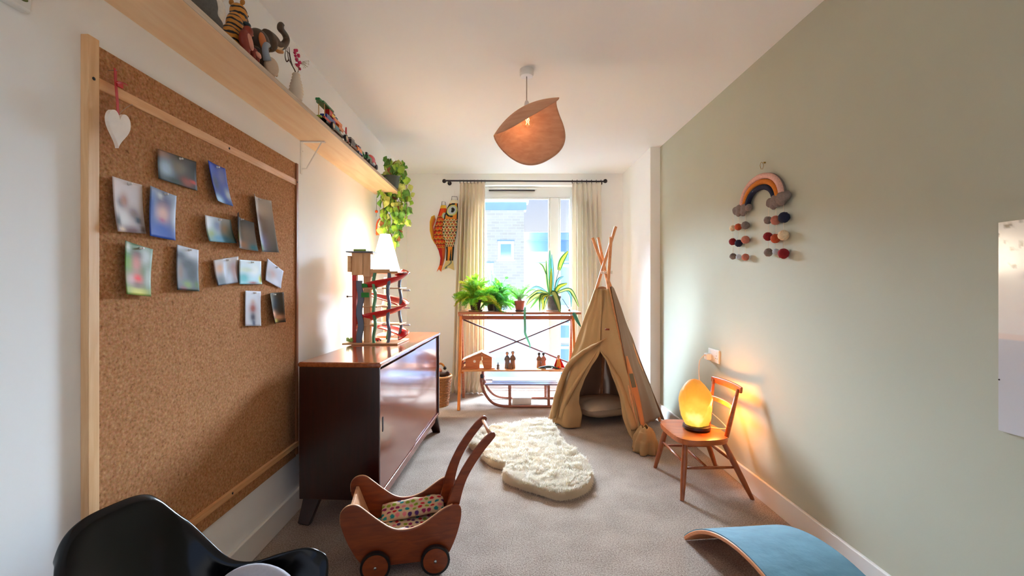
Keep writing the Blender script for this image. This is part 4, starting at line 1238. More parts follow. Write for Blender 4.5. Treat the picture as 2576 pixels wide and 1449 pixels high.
for x in (-.30, -.16, .19):
    MB().lathe([(.004, 0), (.003, .002)], (x, 4.352, .85), 10, Matrix.Rotation(PI / 2, 3, 'X')).build('peg', M_umber, tsh)

# ---------------------------------------------------------------- plants on the top board
ZP = ZT + .0008
def saucer(name, x, y, r, m, label):
    t = thing(name, (x, y, ZP), label, 'saucer')
    MB().lathe([(.0, 0), (r * .85, 0), (r, .014), (r * .96, .014), (r * .82, .004), (.0, .004)], (x, y, ZP), 24).build('dish', m, t, smooth=True, ang=40)
    return t
M_pot_d = mat('dark_brown_pot', rgb(52, 40, 34), .6)
M_pot_p = mat('terracotta_pink_pot', rgb(164, 84, 76), .55)
M_pot_g = mat('mottled_grey_pot', rgb(92, 92, 98), .35, var=.35, scale=26)
M_soil = mat('soil', rgb(48, 36, 28), 1.0, var=.3, scale=120)
def pot(t, x, y, z, r0, r1, hh, m):
    MB().lathe([(.0, z), (r0, z), (r1 * .97, z + hh * .84), (r1 * 1.04, z + hh * .84), (r1 * 1.05, z + hh), (r1 * .93, z + hh), (r1 * .9, z + hh * .86), (.0, z + hh * .86)], (x, y, 0), 24).build('pot', m, t, smooth=True, ang=35)
    MB().lathe([(.0, z + hh * .87), (r1 * .91, z + hh * .865)], (x, y, 0), 20).build('soil', M_soil, t)
def frond_mesh(seed, L, m, wid=.012, droop=.6, npin=26):
    """an arching stem with fine side branches and needle tufts, growing along +x"""
    r = random.Random(seed)
    b = MB()
    pts = [Vector((L * t * (1 - .15 * t), 0, L * (.75 * t - droop * t * t * 1.1))) for t in [i / 12 for i in range(13)]]
    b.tube(pts, [.0014, .0006], 4)
    for i in range(npin):
        t = .18 + .82 * i / npin
        k = t * 12; j = min(11, int(k)); p = lerp(pts[j], pts[j + 1], k - j)
        ln = wid * 3.2 * (1 - abs(t - .5) * 1.1) * r.uniform(.7, 1.2)
        for s in (-1, 1):
            d = Vector((.55, s * 1.0, r.uniform(-.25, .35))).normalized()
            e_ = p + d * ln
            w = Vector((0, 0, 1)) * .0022
            b.add([p - w, p + w, e_ + w * .3, e_ - w * .3], [(0, 1, 2, 3)])
            for q in range(4):
                c = lerp(p, e_, .35 + .2 * q)
                for s2 in (-1, 1):
                    dd = (d * .6 + Vector((0, 0, s2)) + Vector((r.uniform(-.4, .4), 0, 0))).normalized() * ln * .34
                    ww = Vector((.0016, .0010, 0))
                    b.add([c - ww, c + ww, c + dd], [(0, 1, 2)])
    me = b.mesh('frond', False); me.materials.append(m)
    return me
def leafy(col, var=.2, transl=.32):
    m = transl_mat('leaf_%d' % len(bpy.data.materials), col, transl, .5)
    return m
M_f1, M_f2, M_f3 = leafy(rgb(150, 196, 44)), leafy(rgb(104, 178, 52)), leafy(rgb(196, 196, 60))
def fern(name, label, x, y, spread, n, mats, r0, r1, hh, potm, seed, hgt=1.0, sauc=None):
    z0 = ZP + (.0055 if sauc else 0)
    t = thing(name, (x, y, z0), label, 'plant')
    pot(t, x, y, z0, r0, r1, hh, potm)
    fr = [frond_mesh(seed + k, spread, mats[k % len(mats)], .011 + .003 * (k % 3), .50 + .12 * (k % 4)) for k in range(6)]
    r = random.Random(seed)
    for i in range(n):
        o = bpy.data.objects.new('frond', fr[i % 6]); COL.objects.link(o); o.parent = t
        o.location = (r.uniform(-.025, .025), r.uniform(-.025, .025), hh * .85)
        a = 2 * PI * i * .381966 + r.uniform(-.3, .3)
        tl = r.uniform(-.95, .45) if i > n * .3 else r.uniform(-1.35, -.7)
        o.rotation_euler = Matrix.Rotation(a, 3, 'Z').to_euler() if False else (Matrix.Rotation(a, 3, 'Z') @ Matrix.Rotation(tl, 3, 'Y') @ Matrix.Rotation(r.uniform(-.6, .6), 3, 'X')).to_euler()
        s = r.uniform(.72, 1.12); o.scale = (s, s, s * hgt)
    return t
xf = at(1196, 780, 4.36).x
saucer('plant_saucer', xf, 4.36, .075, mat('saucer_brown', rgb(150, 112, 84), .5), 'brown saucer under the bright yellow green fern')
fern('asparagus_fern', 'feathery yellow green fern spilling over at the left shelf end', xf, 4.36, .275, 84, (M_f1, M_f2, M_f3, M_f1), .042, .058, .105, M_pot_d, 11, sauc=True)
x2 = at(1252, 780, 4.42).x
fern('asparagus_fern', 'deeper green feathery fern between yellow green fern and pink pot', x2, 4.44, .255, 62, (M_f2, leafy(rgb(70, 150, 60)), M_f2, leafy(rgb(96, 160, 70))), .036, .05, .075, mat('slate_pot', rgb(60, 76, 88), .5), 31)
# a round leaved plant rising behind the ferns
x3 = at(1236, 780, 4.53).x
t = thing('round_leaf_plant', (x3, 4.535, ZP), 'plant with round bright green leaves rising behind the ferns', 'plant')
pot(t, x3, 4.535, ZP, .035, .045, .07, M_pot_d)
def disc_leaf(col, nm):
    b = MB()
    def fn(u, v):
        a = 2 * PI * u; rr_ = .020 * v * (1 - .12 * math.cos(a))
        return Vector((rr_ * math.cos(a), rr_ * math.sin(a), -.25 * rr_ * v + .012 * v * v * .3))
    b.grid(fn, 12, 3)
    me = b.mesh('leaf', True); me.materials.append(leafy(col)); return me
dl = [disc_leaf(rgb(110, 200, 40), 'a'), disc_leaf(rgb(70, 170, 40), 'b'), disc_leaf(rgb(140, 190, 200), 'c')]
r3 = random.Random(4)
for (px, py, k) in ((1240, 690, 0), (1247, 703, 1), (1275, 698, 1), (1190, 700, 1), (1198, 693, 0), (1226, 684, 2), (1236, 677, 2), (1251, 712, 0), (1282, 752, 0), (1262, 716, 1), (1178, 712, 0), (1216, 712, 1), (1281, 716, 1)):
    p = at(px, py, 4.5 + r3.uniform(-.05, .05))
    MB().tube(catmull([(x3, 4.535, ZP + .06), lerp(Vector((x3, 4.535, ZP + .06)), p, .5) + Vector((0, 0, .02)), p], 4), .0013, 4).build('stem', M_f2, t)
    o = bpy.data.objects.new('leaf', dl[k]); COL.objects.link(o); o.parent = t; o.location = p - t.location
    o.rotation_euler = (1.0 + r3.uniform(-.5, .4), r3.uniform(-.4, .4), r3.uniform(0, 3)); s = r3.uniform(.8, 1.25); o.scale = (s, s, s)
# pink pot with a grey stump and wispy fern
x4 = at(1307, 780, 4.34).x
saucer('plant_saucer', x4 + .012, 4.34, .062, mat('saucer_grey', rgb(96, 92, 96), .5), 'dark grey saucer under the small pink pot')
t = thing('potted_wispy_plant', (x4, 4.34, ZP + .0055), 'small pink terracotta pot with a grey tufted stump and wispy grey green fronds', 'plant')
pot(t, x4, 4.34, ZP + .0055, .036, .050, .098, M_pot_p)
MB().ball((x4, 4.34, ZP + .115), (.020, .020, .032), 14, 10, None, None, .35, 20).build('stump', mat('grey_tuft', rgb(170, 150, 150), .95, var=.3, scale=120, bump=.5), t, smooth=True)
mw = leafy(rgb(128, 166, 108)); mw2 = leafy(rgb(110, 190, 60))
fr = [frond_mesh(70 + k, .22, (mw, mw2)[k % 2], .010, .45 + .1 * (k % 3), 16) for k in range(4)]
for i in range(26):
    o = bpy.data.objects.new('frond', fr[i % 4]); COL.objects.link(o); o.parent = t; o.location = (0, 0, .085)
    o.rotation_euler = (Matrix.Rotation(i * 2.4, 3, 'Z') @ Matrix.Rotation(r3.uniform(-.9, -.2), 3, 'Y')).to_euler(); s = r3.uniform(.7, 1.15); o.scale = (s, s, s)
# striped dracaena
x5 = at(1392, 780, 4.37).x
saucer('plant_saucer', x5, 4.37, .085, mat('saucer_white', rgb(205, 196, 190), .5), 'pale saucer under the striped plant')
t = thing('striped_dracaena', (x5, 4.37, ZP + .0055), 'striped green and cream plant with upright and arching leaves in a mottled pot', 'plant')
pot(t, x5, 4.37, ZP + .0055, .060, .072, .145, M_pot_g)
M_stripe = vcol_mat('striped_leaf', .4, transl=.15)
def strap(pts, w, greens=(c3(50, 110, 50), c3(196, 206, 110)), inv=False):
    cp = catmull(pts, 5); n = len(cp) - 1
    b = MB()
    def fn(u, v):
        k = v * n; i = min(n - 1, int(k)); p = lerp(cp[i], cp[i + 1], k - i)
        T = (cp[i + 1] - cp[i]).normalized()
        S = T.cross(Vector((0, 1, 0.05)));
        if S.length < .2: S = Vector((1, 0, 0))
        S.normalize()
        N_ = S.cross(T)
        ww = 1.22 * w * (math.sin(PI * min(.97, .12 + .86 * v)) ** .6)
        a = abs(2 * u - 1)
        q = p + S * ((2 * u - 1) * ww / 2) + N_ * (.25 * ww * a * a)
        cmid, ced = (greens[1], greens[0]) if not inv else (greens[0], greens[1])
        c = Vector(ced) if a > .45 else Vector(cmid)
        return q, tuple(c)
    b.grid(fn, 6, n)
    return b
g1 = (c3(36, 92, 44), c3(176, 186, 104)); g2 = (c3(40, 104, 92), c3(84, 140, 104)); g3 = (c3(50, 118, 30), c3(196, 190, 66)); g4 = (c3(50, 98, 104), c3(104, 152, 150))
def dr(*pp, w=.03, g=g1, inv=False, Y=4.37):
    n = len(pp)
    pts = [at(px, py, Y + (dy if False else 0)) for (px, py) in pp]
    strap(pts, w, g, inv).build('leaf', M_stripe, t, smooth=True)
def drY(lst, w, g=g1, inv=False):
    strap([at(px, py, Y) for px, py, Y in lst], w, g, inv).build('leaf', M_stripe, t, smooth=True)
C0 = (1388, 742)
drY([(1386, 745, 4.37), (1384, 690, 4.37), (1383, 630, 4.38)], .028, g2)
drY([(1382, 745, 4.36), (1376, 700, 4.36), (1374, 655, 4.36)], .024, g1, True)
drY([(1390, 745, 4.37), (1390, 690, 4.38), (1388, 640, 4.39)], .026, g4)
drY([(1385, 742, 4.35), (1386, 710, 4.34), (1387, 675, 4.33)], .026, g3)
drY([(1374, 690, 4.36), (1366, 670, 4.37), (1356, 661, 4.38)], .016, g1, True)
MB().tube(catmull([at(1393, 742, 4.37), at(1399, 705, 4.37), at(1408, 672, 4.37)], 5), .004, 6).build('leaf_stalk', mat('blue_green_stalk', rgb(70, 120, 130), .5), t, smooth=True)
drY([(1406, 680, 4.37), (1414, 655, 4.36), (1429, 632, 4.36)], .042, g3)
drY([(1396, 735, 4.38), (1404, 705, 4.39), (1418, 695, 4.40)], .022, g4)
drY([(1396, 740, 4.36), (1406, 722, 4.35), (1427, 713, 4.34)], .034, g3)
drY([(1398, 738, 4.36), (1430, 728, 4.34), (1445, 745, 4.33), (1456, 772, 4.33)], .030, g1)
drY([(1398, 736, 4.38), (1425, 730, 4.40), (1436, 745, 4.41), (1437, 772, 4.41)], .020, g4)
drY([(1380, 738, 4.36), (1355, 732, 4.34), (1335, 745, 4.33), (1322, 752, 4.33)], .022, g1)
drY([(1380, 740, 4.35), (1352, 742, 4.33), (1335, 754, 4.32), (1324, 768, 4.32)], .034, g1)
drY([(1380, 742, 4.34), (1358, 748, 4.32), (1345, 762, 4.31), (1334, 776, 4.31)], .034, (c3(200, 210, 140), c3(70, 130, 60)))
drY([(1378, 740, 4.34), (1361, 742, 4.32), (1358, 765, 4.31), (1358, 786, 4.31)], .024, g1, True)
drY([(1380, 742, 4.33), (1367, 748, 4.31), (1366, 768, 4.30), (1364, 782, 4.30)], .026, g3)
drY([(1384, 742, 4.33), (1376, 750, 4.31), (1371, 768, 4.30), (1368, 784, 4.30)], .022, g1)
drY([(1388, 742, 4.33), (1394, 738, 4.29), (1403, 760, 4.27), (1409, 785, 4.27)], .052, g1)
drY([(1380, 738, 4.38), (1350, 722, 4.40), (1325, 735, 4.41)], .020, g4)
drY([(1392, 736, 4.38), (1395, 728, 4.40), (1410, 728, 4.42)], .018, g2)
drY([(1432, 776, 4.31), (1444, 790, 4.20), (1452, 806, 4.20), (1461, 822, 4.20)], .028, (c3(60, 140, 110), c3(40, 110, 90)))
MB().tube(catmull([at(1415, 752, 4.38), at(1424, 766, 4.34), at(1432, 778, 4.31)], 4), .003, 6).build('leaf_stalk', bpy.data.materials['blue_green_stalk'], t)
drY([(1323, 760, 4.34), (1321, 775, 4.21), (1320, 795, 4.20), (1321, 825, 4.20), (1321, 838, 4.20), (1327, 853, 4.21), (1333, 868, 4.22), (1333, 877, 4.22)], .018, (c3(76, 140, 110), c3(96, 160, 110)))
# shell lying at the right end
p = at(1432, 781, 4.30)
t = thing('seashell', (p.x, 4.30, ZP), 'small brown seashell at the right end of the trestle top', 'shell')
b = MB(); b.lathe([(.002, 0), (.012, .004), (.015, .012), (.011, .020), (.006, .028), (.001, .034)], (p.x - .012, 4.30, ZP + .014), 14, Matrix.Rotation(PI / 2, 3, 'Y'))
b.build('shell', mat('shell_brown', rgb(150, 96, 84), .4, var=.4, scale=120), t, smooth=True)

# ---------------------------------------------------------------- figures on the lower shelf
ZS = .3615
M_hut = wood('hut_wood', rgb(176, 98, 52), rgb(200, 122, 70), 'X', .5, 8, 10)
M_hutr = wood('hut_roof', rgb(214, 172, 140), rgb(232, 196, 166), 'X', .6, 8, 10)
yh = 4.30
hx0, hx1 = at(1172, 0, yh).x, at(1236, 0, yh).x
t = thing('toy_stable', ((hx0 + hx1) / 2, yh + .06, ZS), 'small wooden toy stable with slatted roof on the lower trestle shelf', 'toy house')
def front(x, z, d): return Vector((hx0 + x, yh + d, ZS + .008 + z))
Wd = hx1 - hx0
arch = [(.62 * Wd + .020 * math.cos(a), .045 + .030 * math.sin(a)) for a in [PI * (1 - i / 8) for i in range(9)]]
# front wall with a real doorway and a round window, cut into three pieces
outl = [(0, 0), (Wd * .54, 0)] + [(.62 * Wd - .020, .045)] + arch[1:5] + [(Wd * .62, .150 - .004), (0, .090)]
outr = [(Wd, 0), (Wd, .100), (Wd * .62, .150 - .004)] + list(reversed(arch[4:])) + [(.62 * Wd + .020, 0)]
outl = [(0, 0), (.62 * Wd - .020, 0), (.62 * Wd - .020, .045)] + arch[1:5] + [(.62 * Wd, .146), (0, .085)]
MB().prism(outl, 0, .007, front).build('front_wall', M_hut, t)
MB().prism(outr, 0, .007, front).build('front_wall', M_hut, t)
MB().prism([(.34 * Wd + .013 * math.cos(a), .062 + .013 * math.sin(a)) for a in [2 * PI * i / 16 for i in range(16)]], -.0012, .001, front).build('round_window', mat('pale_porthole', rgb(236, 224, 214), .5), t, label='round pale window')
MB().box((hx0 - .004, yh, ZS + .008), (hx0, yh + .12, ZS + .092)).build('side_wall', M_hut, t)
MB().box((hx1, yh, ZS + .008), (hx1 + .004, yh + .12, ZS + .105)).build('side_wall', M_hut, t)
MB().box((hx0 - .03, yh - .02, ZS), (hx1 + .035, yh + .13, ZS + .008)).build('floor_board', M_hut, t, bevel=.001)
rg = Vector((hx0 + .62 * Wd, 0, ZS + .160)); le = Vector((hx0 - .035, 0, ZS + .080)); re = Vector((hx1 + .035, 0, ZS + .100))
for k in range(6):
    a, b2 = lerp(le, rg, k / 6), lerp(le, rg, (k + 1.18) / 6)
    MB().bar(a + Vector((0, yh + .055, .002 * (k % 2))), b2 + Vector((0, yh + .055, .004)), .15, .0045, up=(0, 0, 1)).build('roof_slat', M_hutr, t)
for k in range(3):
    a, b2 = lerp(rg, re, k / 3), lerp(rg, re, (k + 1.1) / 3)
    MB().bar(a + Vector((0, yh + .055, 0)), b2 + Vector((0, yh + .055, -.002)), .15, .0045, up=(0, 0, 1)).build('roof_slat', M_hut, t)
def figurine(name, px, yb, htpx, label, m, mh, wid=.4, Y=4.30, group=None, extra=None):
    p = at(px, 930, Y); p.z = ZS
    H = htpx / F * Y
    t = thing(name, p, label, 'figurine', group)
    w = H * wid / 2
    MB().lathe([(.0, 0), (w * .95, 0), (w, H * .06), (w * .80, H * .35), (w * .9, H * .55), (w * .65, H * .70), (w * .34, H * .78), (.0, H * .79)], p, 14, sy=.75).build('robe', m, t, smooth=True, ang=60)
    MB().ball(p + Vector((0, 0, H * .88)), (H * .085, H * .085, H * .115), 12, 9).build('head', mh, t, smooth=True)
    MB().ball(p + Vector((0, H * .015, H * .905)), (H * .095, H * .085, H * .11), 12, 9).build('hair', extra or M_brown, t, smooth=True)
    for s in (-1, 1):
        MB().tube(catmull([p + Vector((s * w * .55, 0, H * .68)), p + Vector((s * w * .85, -w * .3, H * .52)), p + Vector((s * w * .25, -w * .75, H * .48))], 3), [H * .045, H * .035], 6).build('arm', m, t, smooth=True)
    return t
M_bronze = mat('carved_brown', rgb(122, 84, 62), .5, var=.2, scale=90)
M_slate = mat('carved_slate', rgb(98, 90, 92), .5, var=.2, scale=90)
M_skin = mat('carved_tan', rgb(176, 124, 92), .5)
figurine('wooden_figurine', 1253, 925, 16, 'tiny dark wooden figure beside the toy stable', M_slate, M_slate, .5, 4.285, None, M_slate)
figurine('wooden_figurine', 1276, 925, 41, 'tall grey brown carved figure, left of the pair facing each other', M_slate, M_skin, .34, 4.33)
figurine('wooden_figurine', 1290, 925, 43, 'tall red brown carved figure, right of the pair facing each other', M_bronze, M_skin, .32, 4.33)
figurine('wooden_figurine', 1283, 925, 16, 'small carved child figure between the tall pair', M_bronze, M_skin, .6, 4.29)
figurine('wooden_figurine', 1356, 925, 38, 'dark brown carved figure standing behind the lizard, left one', M_bronze, M_umber, .34, 4.36, None, M_umber)
figurine('wooden_figurine', 1367, 925, 38, 'pink brown carved figure standing behind the lizard, right one', mat('carved_rose', rgb(158, 100, 84), .5, var=.2, scale=90), M_umber, .36, 4.36, None, M_umber)
# lizard
p = at(1381, 0, 4.275)
t = thing('toy_lizard', (p.x, 4.275, ZS), 'dark green toy lizard lying on the lower trestle shelf', 'toy animal')
b = MB(); z = ZS + .017
b.tube(catmull([(p.x - .10, 4.275, z - .004), (p.x - .06, 4.27, z), (p.x - .01, 4.275, z + .006), (p.x + .035, 4.28, z + .002), (p.x + .075, 4.27, z - .008), (p.x + .105, 4.275, z - .012)], 5), [.006, .012, .016, .014, .007, .003], 12)
for dx in (-.045, .022):
    for s in (-1, 1): b.tube([(p.x + dx, 4.275 + s * .008, z), (p.x + dx + .01, 4.275 + s * .026, z - .004), (p.x + dx + .012, 4.275 + s * .03, ZS + .003)], [.007, .004], 8)
b.build('body', mat('dark_teal_rubber', rgb(36, 62, 66), .4, var=.3, scale=80), t, remesh=.0035)
# red cloaked doll
p = at(1405, 0, 4.30); p.z = ZS
t = thing('cloaked_doll', p, 'small doll in a bright red cloak at the right of the lower shelf', 'doll')
MB().lathe([(.0, 0), (.026, 0), (.026, .02), (.017, .07), (.012, .095), (.0, .10)], p, 14).build('dress', mat('doll_ochre', rgb(206, 130, 56), .6, var=.15, scale=90), t, smooth=True)
MB().ball(p + Vector((0, 0, .112)), (.0125, .0125, .016), 12, 9).build('head', M_skin, t, smooth=True)
MB().ball(p + Vector((0, .003, .118)), (.014, .012, .016), 12, 9).build('hair', M_bronze, t, smooth=True)
def cloak(u, v):
    a = PI * (.10 + .95 * u) ; r = .017 + .042 * v * (1.25 if u < .45 else .85)
    return p + Vector((r * math.cos(a), r * .6 * math.sin(a) - .006 * v + .003 * math.sin(9 * u), .098 - .096 * v))
MB().grid(cloak, 16, 8).build('cloak', mat('red_felt', rgb(222, 16, 34), .8), t, smooth=True, solid=.002)
MB().ball(p + Vector((-.002, -.024, .018)), .010, 10, 8).build('red_ball', bpy.data.materials['red_felt'], t, smooth=True)

# ================================================================ SLED
M_sled = wood('sled_wood', rgb(126, 72, 56), rgb(158, 96, 74), 'X', .4, 5, 14)
M_slat = wood('sled_slat', rgb(108, 96, 124), rgb(140, 128, 150), 'X', .3, 5, 14, coat=.3)
sx0 = -.215
sled = thing('sled', (.2, 4.40, 0), 'old wooden sled with curled runners standing below the trestle shelf', 'sled')
for yy in (4.235, 4.57):
    pts = catmull([(sx0 + .004, yy, .300), (sx0 - .002, yy, .262), (sx0 + .012, yy, .190), (sx0 + .05, yy, .110), (sx0 + .105, yy, .050), (sx0 + .18, yy, .020), (sx0 + .28, yy, .0135)], 6) + [Vector((.30, yy, .0135)), Vector((.54, yy, .0135)), Vector((.575, yy, .016))]
    MB().tube(pts, .0135, 8).build('runner', M_sled, sled, smooth=True)
    MB().lathe([(.015, -.02), (.0165, -.004), (.015, .012), (.006, .018)], (sx0 + .004, yy, .305), 12).build('runner_cap', mat('sled_cap_black', rgb(36, 38, 54), .4) if yy < 4.4 else bpy.data.materials['sled_cap_black'], sled, smooth=True, label='black tip of the runner')
    for xx in (.055, .425):
        MB().bar((xx, yy, .018), (xx, yy + (.02 if yy < 4.4 else -.02), .205), .026, .022, up=(0, 1, 0)).build('upright', M_sled, sled, bevel=.003)
for xx in (.055, .425):
    MB().box((xx - .012, 4.245, .186), (xx + .012, 4.56, .208)).build('cross_bar', M_sled, sled, bevel=.003)
for k in range(4):
    y0 = 4.252 + k * .077
    MB().box((sx0 + .03 if k in (0, 3) else sx0 + .10, y0, .2085), (.52, y0 + .062, .222)).build('seat_slat', M_slat, sled, bevel=.003)
MB().tube([(sx0 + .02, 4.235, .225), (sx0 + .02, 4.57, .225)], .009, 8).build('front_bar', M_sled, sled, smooth=True)
t = thing('white_box', (.17, 4.40, 0), 'flat white box on the carpet between the sled runners', 'box')
MB().box((.082, 4.36, 0), (.268, 4.45, .055)).build('box', M_gloss, t, bevel=.003)
MB().box((.080, 4.358, .055), (.270, 4.452, .064)).build('lid', M_gloss, t, bevel=.002)

# ================================================================ BASKET OF TOYS
M_wick = mat('wicker', rgb(170, 112, 62), .6, var=.25, scale=60)
bx_, by_ = -.645, 4.33
bk = thing('wicker_basket', (bx_, by_, 0), 'round wicker basket of toys between sideboard and trestle shelf', 'basket')
NR = 18
for k in range(NR):
    z = .008 + k * .0155
    R = .098 + .032 * (k / NR)
    pts = [Vector((bx_ + (R + .0035 * (1 if (i + k) % 2 else -1)) * math.cos(2 * PI * i / 36), by_ + (R + .0035 * (1 if (i + k) % 2 else -1)) * math.sin(2 * PI * i / 36), z)) for i in range(37)]
    MB().tube(pts, .0075, 6, False).build('weave_row', M_wick, bk, smooth=True)
for i in range(18):
    a = 2 * PI * (i + .5) / 18
    MB().tube([(bx_ + .098 * math.cos(a), by_ + .098 * math.sin(a), 0), (bx_ + .130 * math.cos(a), by_ + .130 * math.sin(a), .285)], .004, 5).build('stake', M_wick, bk)
MB().lathe([(.0, .004), (.098, .004), (.098, .012), (.0, .012)], (bx_, by_, 0), 24).build('bottom', M_wick, bk)
MB().tube(catmull([(bx_ + .132 * math.cos(2 * PI * i / 20), by_ + .132 * math.sin(2 * PI * i / 20), .288) for i in range(20)], 2, True) + [Vector((bx_ + .132, by_, .288))], .011, 8, False).build('rim', mat('pale_wicker', rgb(206, 150, 90), .6), bk, smooth=True)
def toy_in_basket(name, label, build, cat='toy'):
    c = build[0]
    t = thing(name, c, label, cat)
    return t
def bp(px, py, Y=4.33): return at(px, py, Y)
c = bp(1118, 944); t = thing('toy_ball', c, 'small blue ball on top of the wicker basket', 'ball')
MB().ball(c, .020, 16, 12).build('ball', mat('toy_ball_blue', rgb(40, 110, 200), .35), t, smooth=True)
c = bp(1115, 921, 4.34); t = thing('toy_rattle', c, 'curved ochre and dark brown toy arching out of the wicker basket', 'toy')
MB().tube(catmull([bp(1100, 938), bp(1102, 918), bp(1110, 915), bp(1118, 922)], 5), .010, 8).build('handle', M_ochre, t, smooth=True)
MB().ball(bp(1119, 926), .017, 14, 10).build('head', M_umber, t, smooth=True)
c = bp(1107, 933); t = thing('toy_block', c, 'coral pink toy block in the wicker basket', 'toy')
MB().ball(c, (.022, .02, .018), 12, 8).ball(c + Vector((.0, 0, .018)), .011, 10, 8).build('body', mat('coral_toy', rgb(232, 140, 104), .5), t, remesh=.004)
c = bp(1113, 942, 4.27); t = thing('toy_bear', c, 'dark brown soft toy lying in the wicker basket', 'toy')
MB().ball(c, (.05, .035, .024)).ball(c + Vector((.05, 0, .012)), .022).ball(c + Vector((.05, .02, .03)), .008).ball(c + Vector((.05, -.02, .03)), .008).build('body', mat('dark_plush', rgb(70, 48, 36), .9, bump=.3, scale=150), t, remesh=.006)
c = bp(1097, 946, 4.40); t = thing('toy_cushion', c, 'sandy soft toy under the other toys in the wicker basket', 'toy')
MB().ball(c - Vector((0, 0, .035)), (.085, .085, .05), 18, 12, None, None, .15).build('body', mat('sandy_plush', rgb(196, 160, 96), .9), t, smooth=True)
# ================================================================ TEEPEE
M_pole = wood('teepee_pole', rgb(206, 134, 82), rgb(226, 160, 108), 'Z', .5, 6, 12)
def canvas_mat(name, c):
    return transl_mat(name, c, .12, .95, .25, 420)
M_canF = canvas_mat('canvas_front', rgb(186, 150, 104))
M_canS = canvas_mat('canvas_side_shaded', rgb(152, 120, 96))  # same canvas, darkened to put the side panels' shade into the colour
A_, B_, C_, D_ = Vector((.43, 3.79, 0)), Vector((.965, 3.09, 0)), Vector((1.335, 3.80, 0)), Vector((.95, 4.38, 0))
tA, tB, tC, tD = Vector((.953, 3.80, 1.665)), Vector((.845, 4.0, 1.59)), Vector((.765, 3.85, 1.575)), Vector((.86, 3.58, 1.55))
tee = thing('teepee', (.87, 3.80, 0), 'tan canvas play teepee on crossed wooden poles in the far right corner', 'play tent')
for p, q in ((A_, tA), (B_, tB), (C_, tC), (D_, tD)):
    MB().tube([p + (q - p) * .004, q], .0135, 12).build('pole', M_pole, tee, smooth=True, ang=50)
ZTOP = 1.135
def pole(p, q, z, out=None):
    return p + (q - p) * (z / q.z)
CEN = Vector((.87, 3.80, 0))
def face(p0, q0, p1, q1, u, z, off=.022):
    a, b = pole(p0, q0, z), pole(p1, q1, z)
    p = lerp(a, b, u)
    n = (b - a).cross(Vector((0, 0, 1))); n.z = 0
    if n.length > 1e-6: n.normalize()
    c = lerp(lerp(p0, p1, .5), CEN, .0) - CEN
    if n.dot(c) < 0: n = -n
    return p + n * off, n
def fAB(u, z, off=.022): return face(A_, tA, B_, tB, u, z, off)
def pix_uv(px, py):
    """where the ray through a pixel meets the front (A-B) face: (u, z)"""
    u, z = .5, .6
    for _ in range(40):
        def err(u, z):
            p, _n = fAB(u, z)
            return (CX + F * p.x / p.y - px, CY - F * (p.z - HC) / p.y - py)
        e0 = err(u, z); h = 1e-4
        eu, ez = err(u + h, z), err(u, z + h)
        a, b = (eu[0] - e0[0]) / h, (ez[0] - e0[0]) / h
        c, d = (eu[1] - e0[1]) / h, (ez[1] - e0[1]) / h
        det = a * d - b * c
        if abs(det) < 1e-9: break
        du, dz = (-e0[0] * d + e0[1] * b) / det, (-e0[1] * a + e0[0] * c) / det
        u += max(-.2, min(.2, du)); z += max(-.2, min(.2, dz))
    return u, z
def wr(u, z, k, a):
    return a * (math.sin(u * 9 + k + z * 3) * .5 + math.sin(u * 21 + k * 2 - z * 7) * .35 + mnoise.noise(Vector((u * 5, z * 5, k))) * .9)
# plain side panels: B-C (right), C-D and D-A (behind)
def panel(name, p0, q0, p1, q1, m, hem, k, zh0=0.02, zh1=0.02, label=None):
    def fn(u, v):
        zb = lerp(zh0, zh1, u) + hem * mnoise.noise(Vector((u * 7, k, 0))) * .5
        z = lerp(ZTOP + .02 * math.sin(3 * u), zb, v)
        p, n = face(p0, q0, p1, q1, lerp(-.045, 1.045, u), z)
        sag = .045 * math.sin(PI * u) * (v * (1.2 - v)) * 1.2
        return p - n * sag + n * wr(u, z, k, .012 * min(1, 3 * v))
    return MB().grid(fn, 40, 60).build(name, m, tee, smooth=True, solid=.0025, label=label)
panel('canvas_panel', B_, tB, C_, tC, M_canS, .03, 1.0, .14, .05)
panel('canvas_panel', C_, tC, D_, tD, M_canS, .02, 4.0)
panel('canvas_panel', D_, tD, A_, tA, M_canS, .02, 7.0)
# front flaps: from the pole to the edge of the opening
apex = pix_uv(1511, 884)
Lpts = [pix_uv(*p) for p in ((1511, 884), (1490, 918), (1470, 955), (1455, 988), (1447, 1015), (1452, 1046))]
Rpts = [pix_uv(*p) for p in ((1511, 884), (1527, 915), (1543, 965), (1553, 1010), (1562, 1050), (1578, 1090), (1596, 1118))]
def edge_u(pts, z):
    t = sorted([(q[1], q[0]) for q in pts])
    return interp(t, z)
za = apex[1]
zLb, zRb = max(.012, Lpts[-1][1]), max(.015, Rpts[-1][1])
def left_flap(u, v):
    z = lerp(ZTOP, .012, v)
    ue = edge_u(Lpts, z) if z < za else lerp(apex[0], .62, (z - za) / (ZTOP - za))
    uu = -.045 + (ue + .045) * u
    p, n = fAB(uu, z)
    low = max(0, (za + .05 - z) / za)
    b = wr(uu * 1.4, z * 1.4, 2.0, .011) + .022 * low * math.sin(u * 10 + z * 9) + .03 * low * math.sin(PI * u)
    if u > .85: b -= .05 * low * (u - .85) / .15
    return p + n * (b + .008)
MB().grid(left_flap, 44, 70).build('front_flap', M_canF, tee, smooth=True, solid=.0025, label='left front flap tied back in folds')
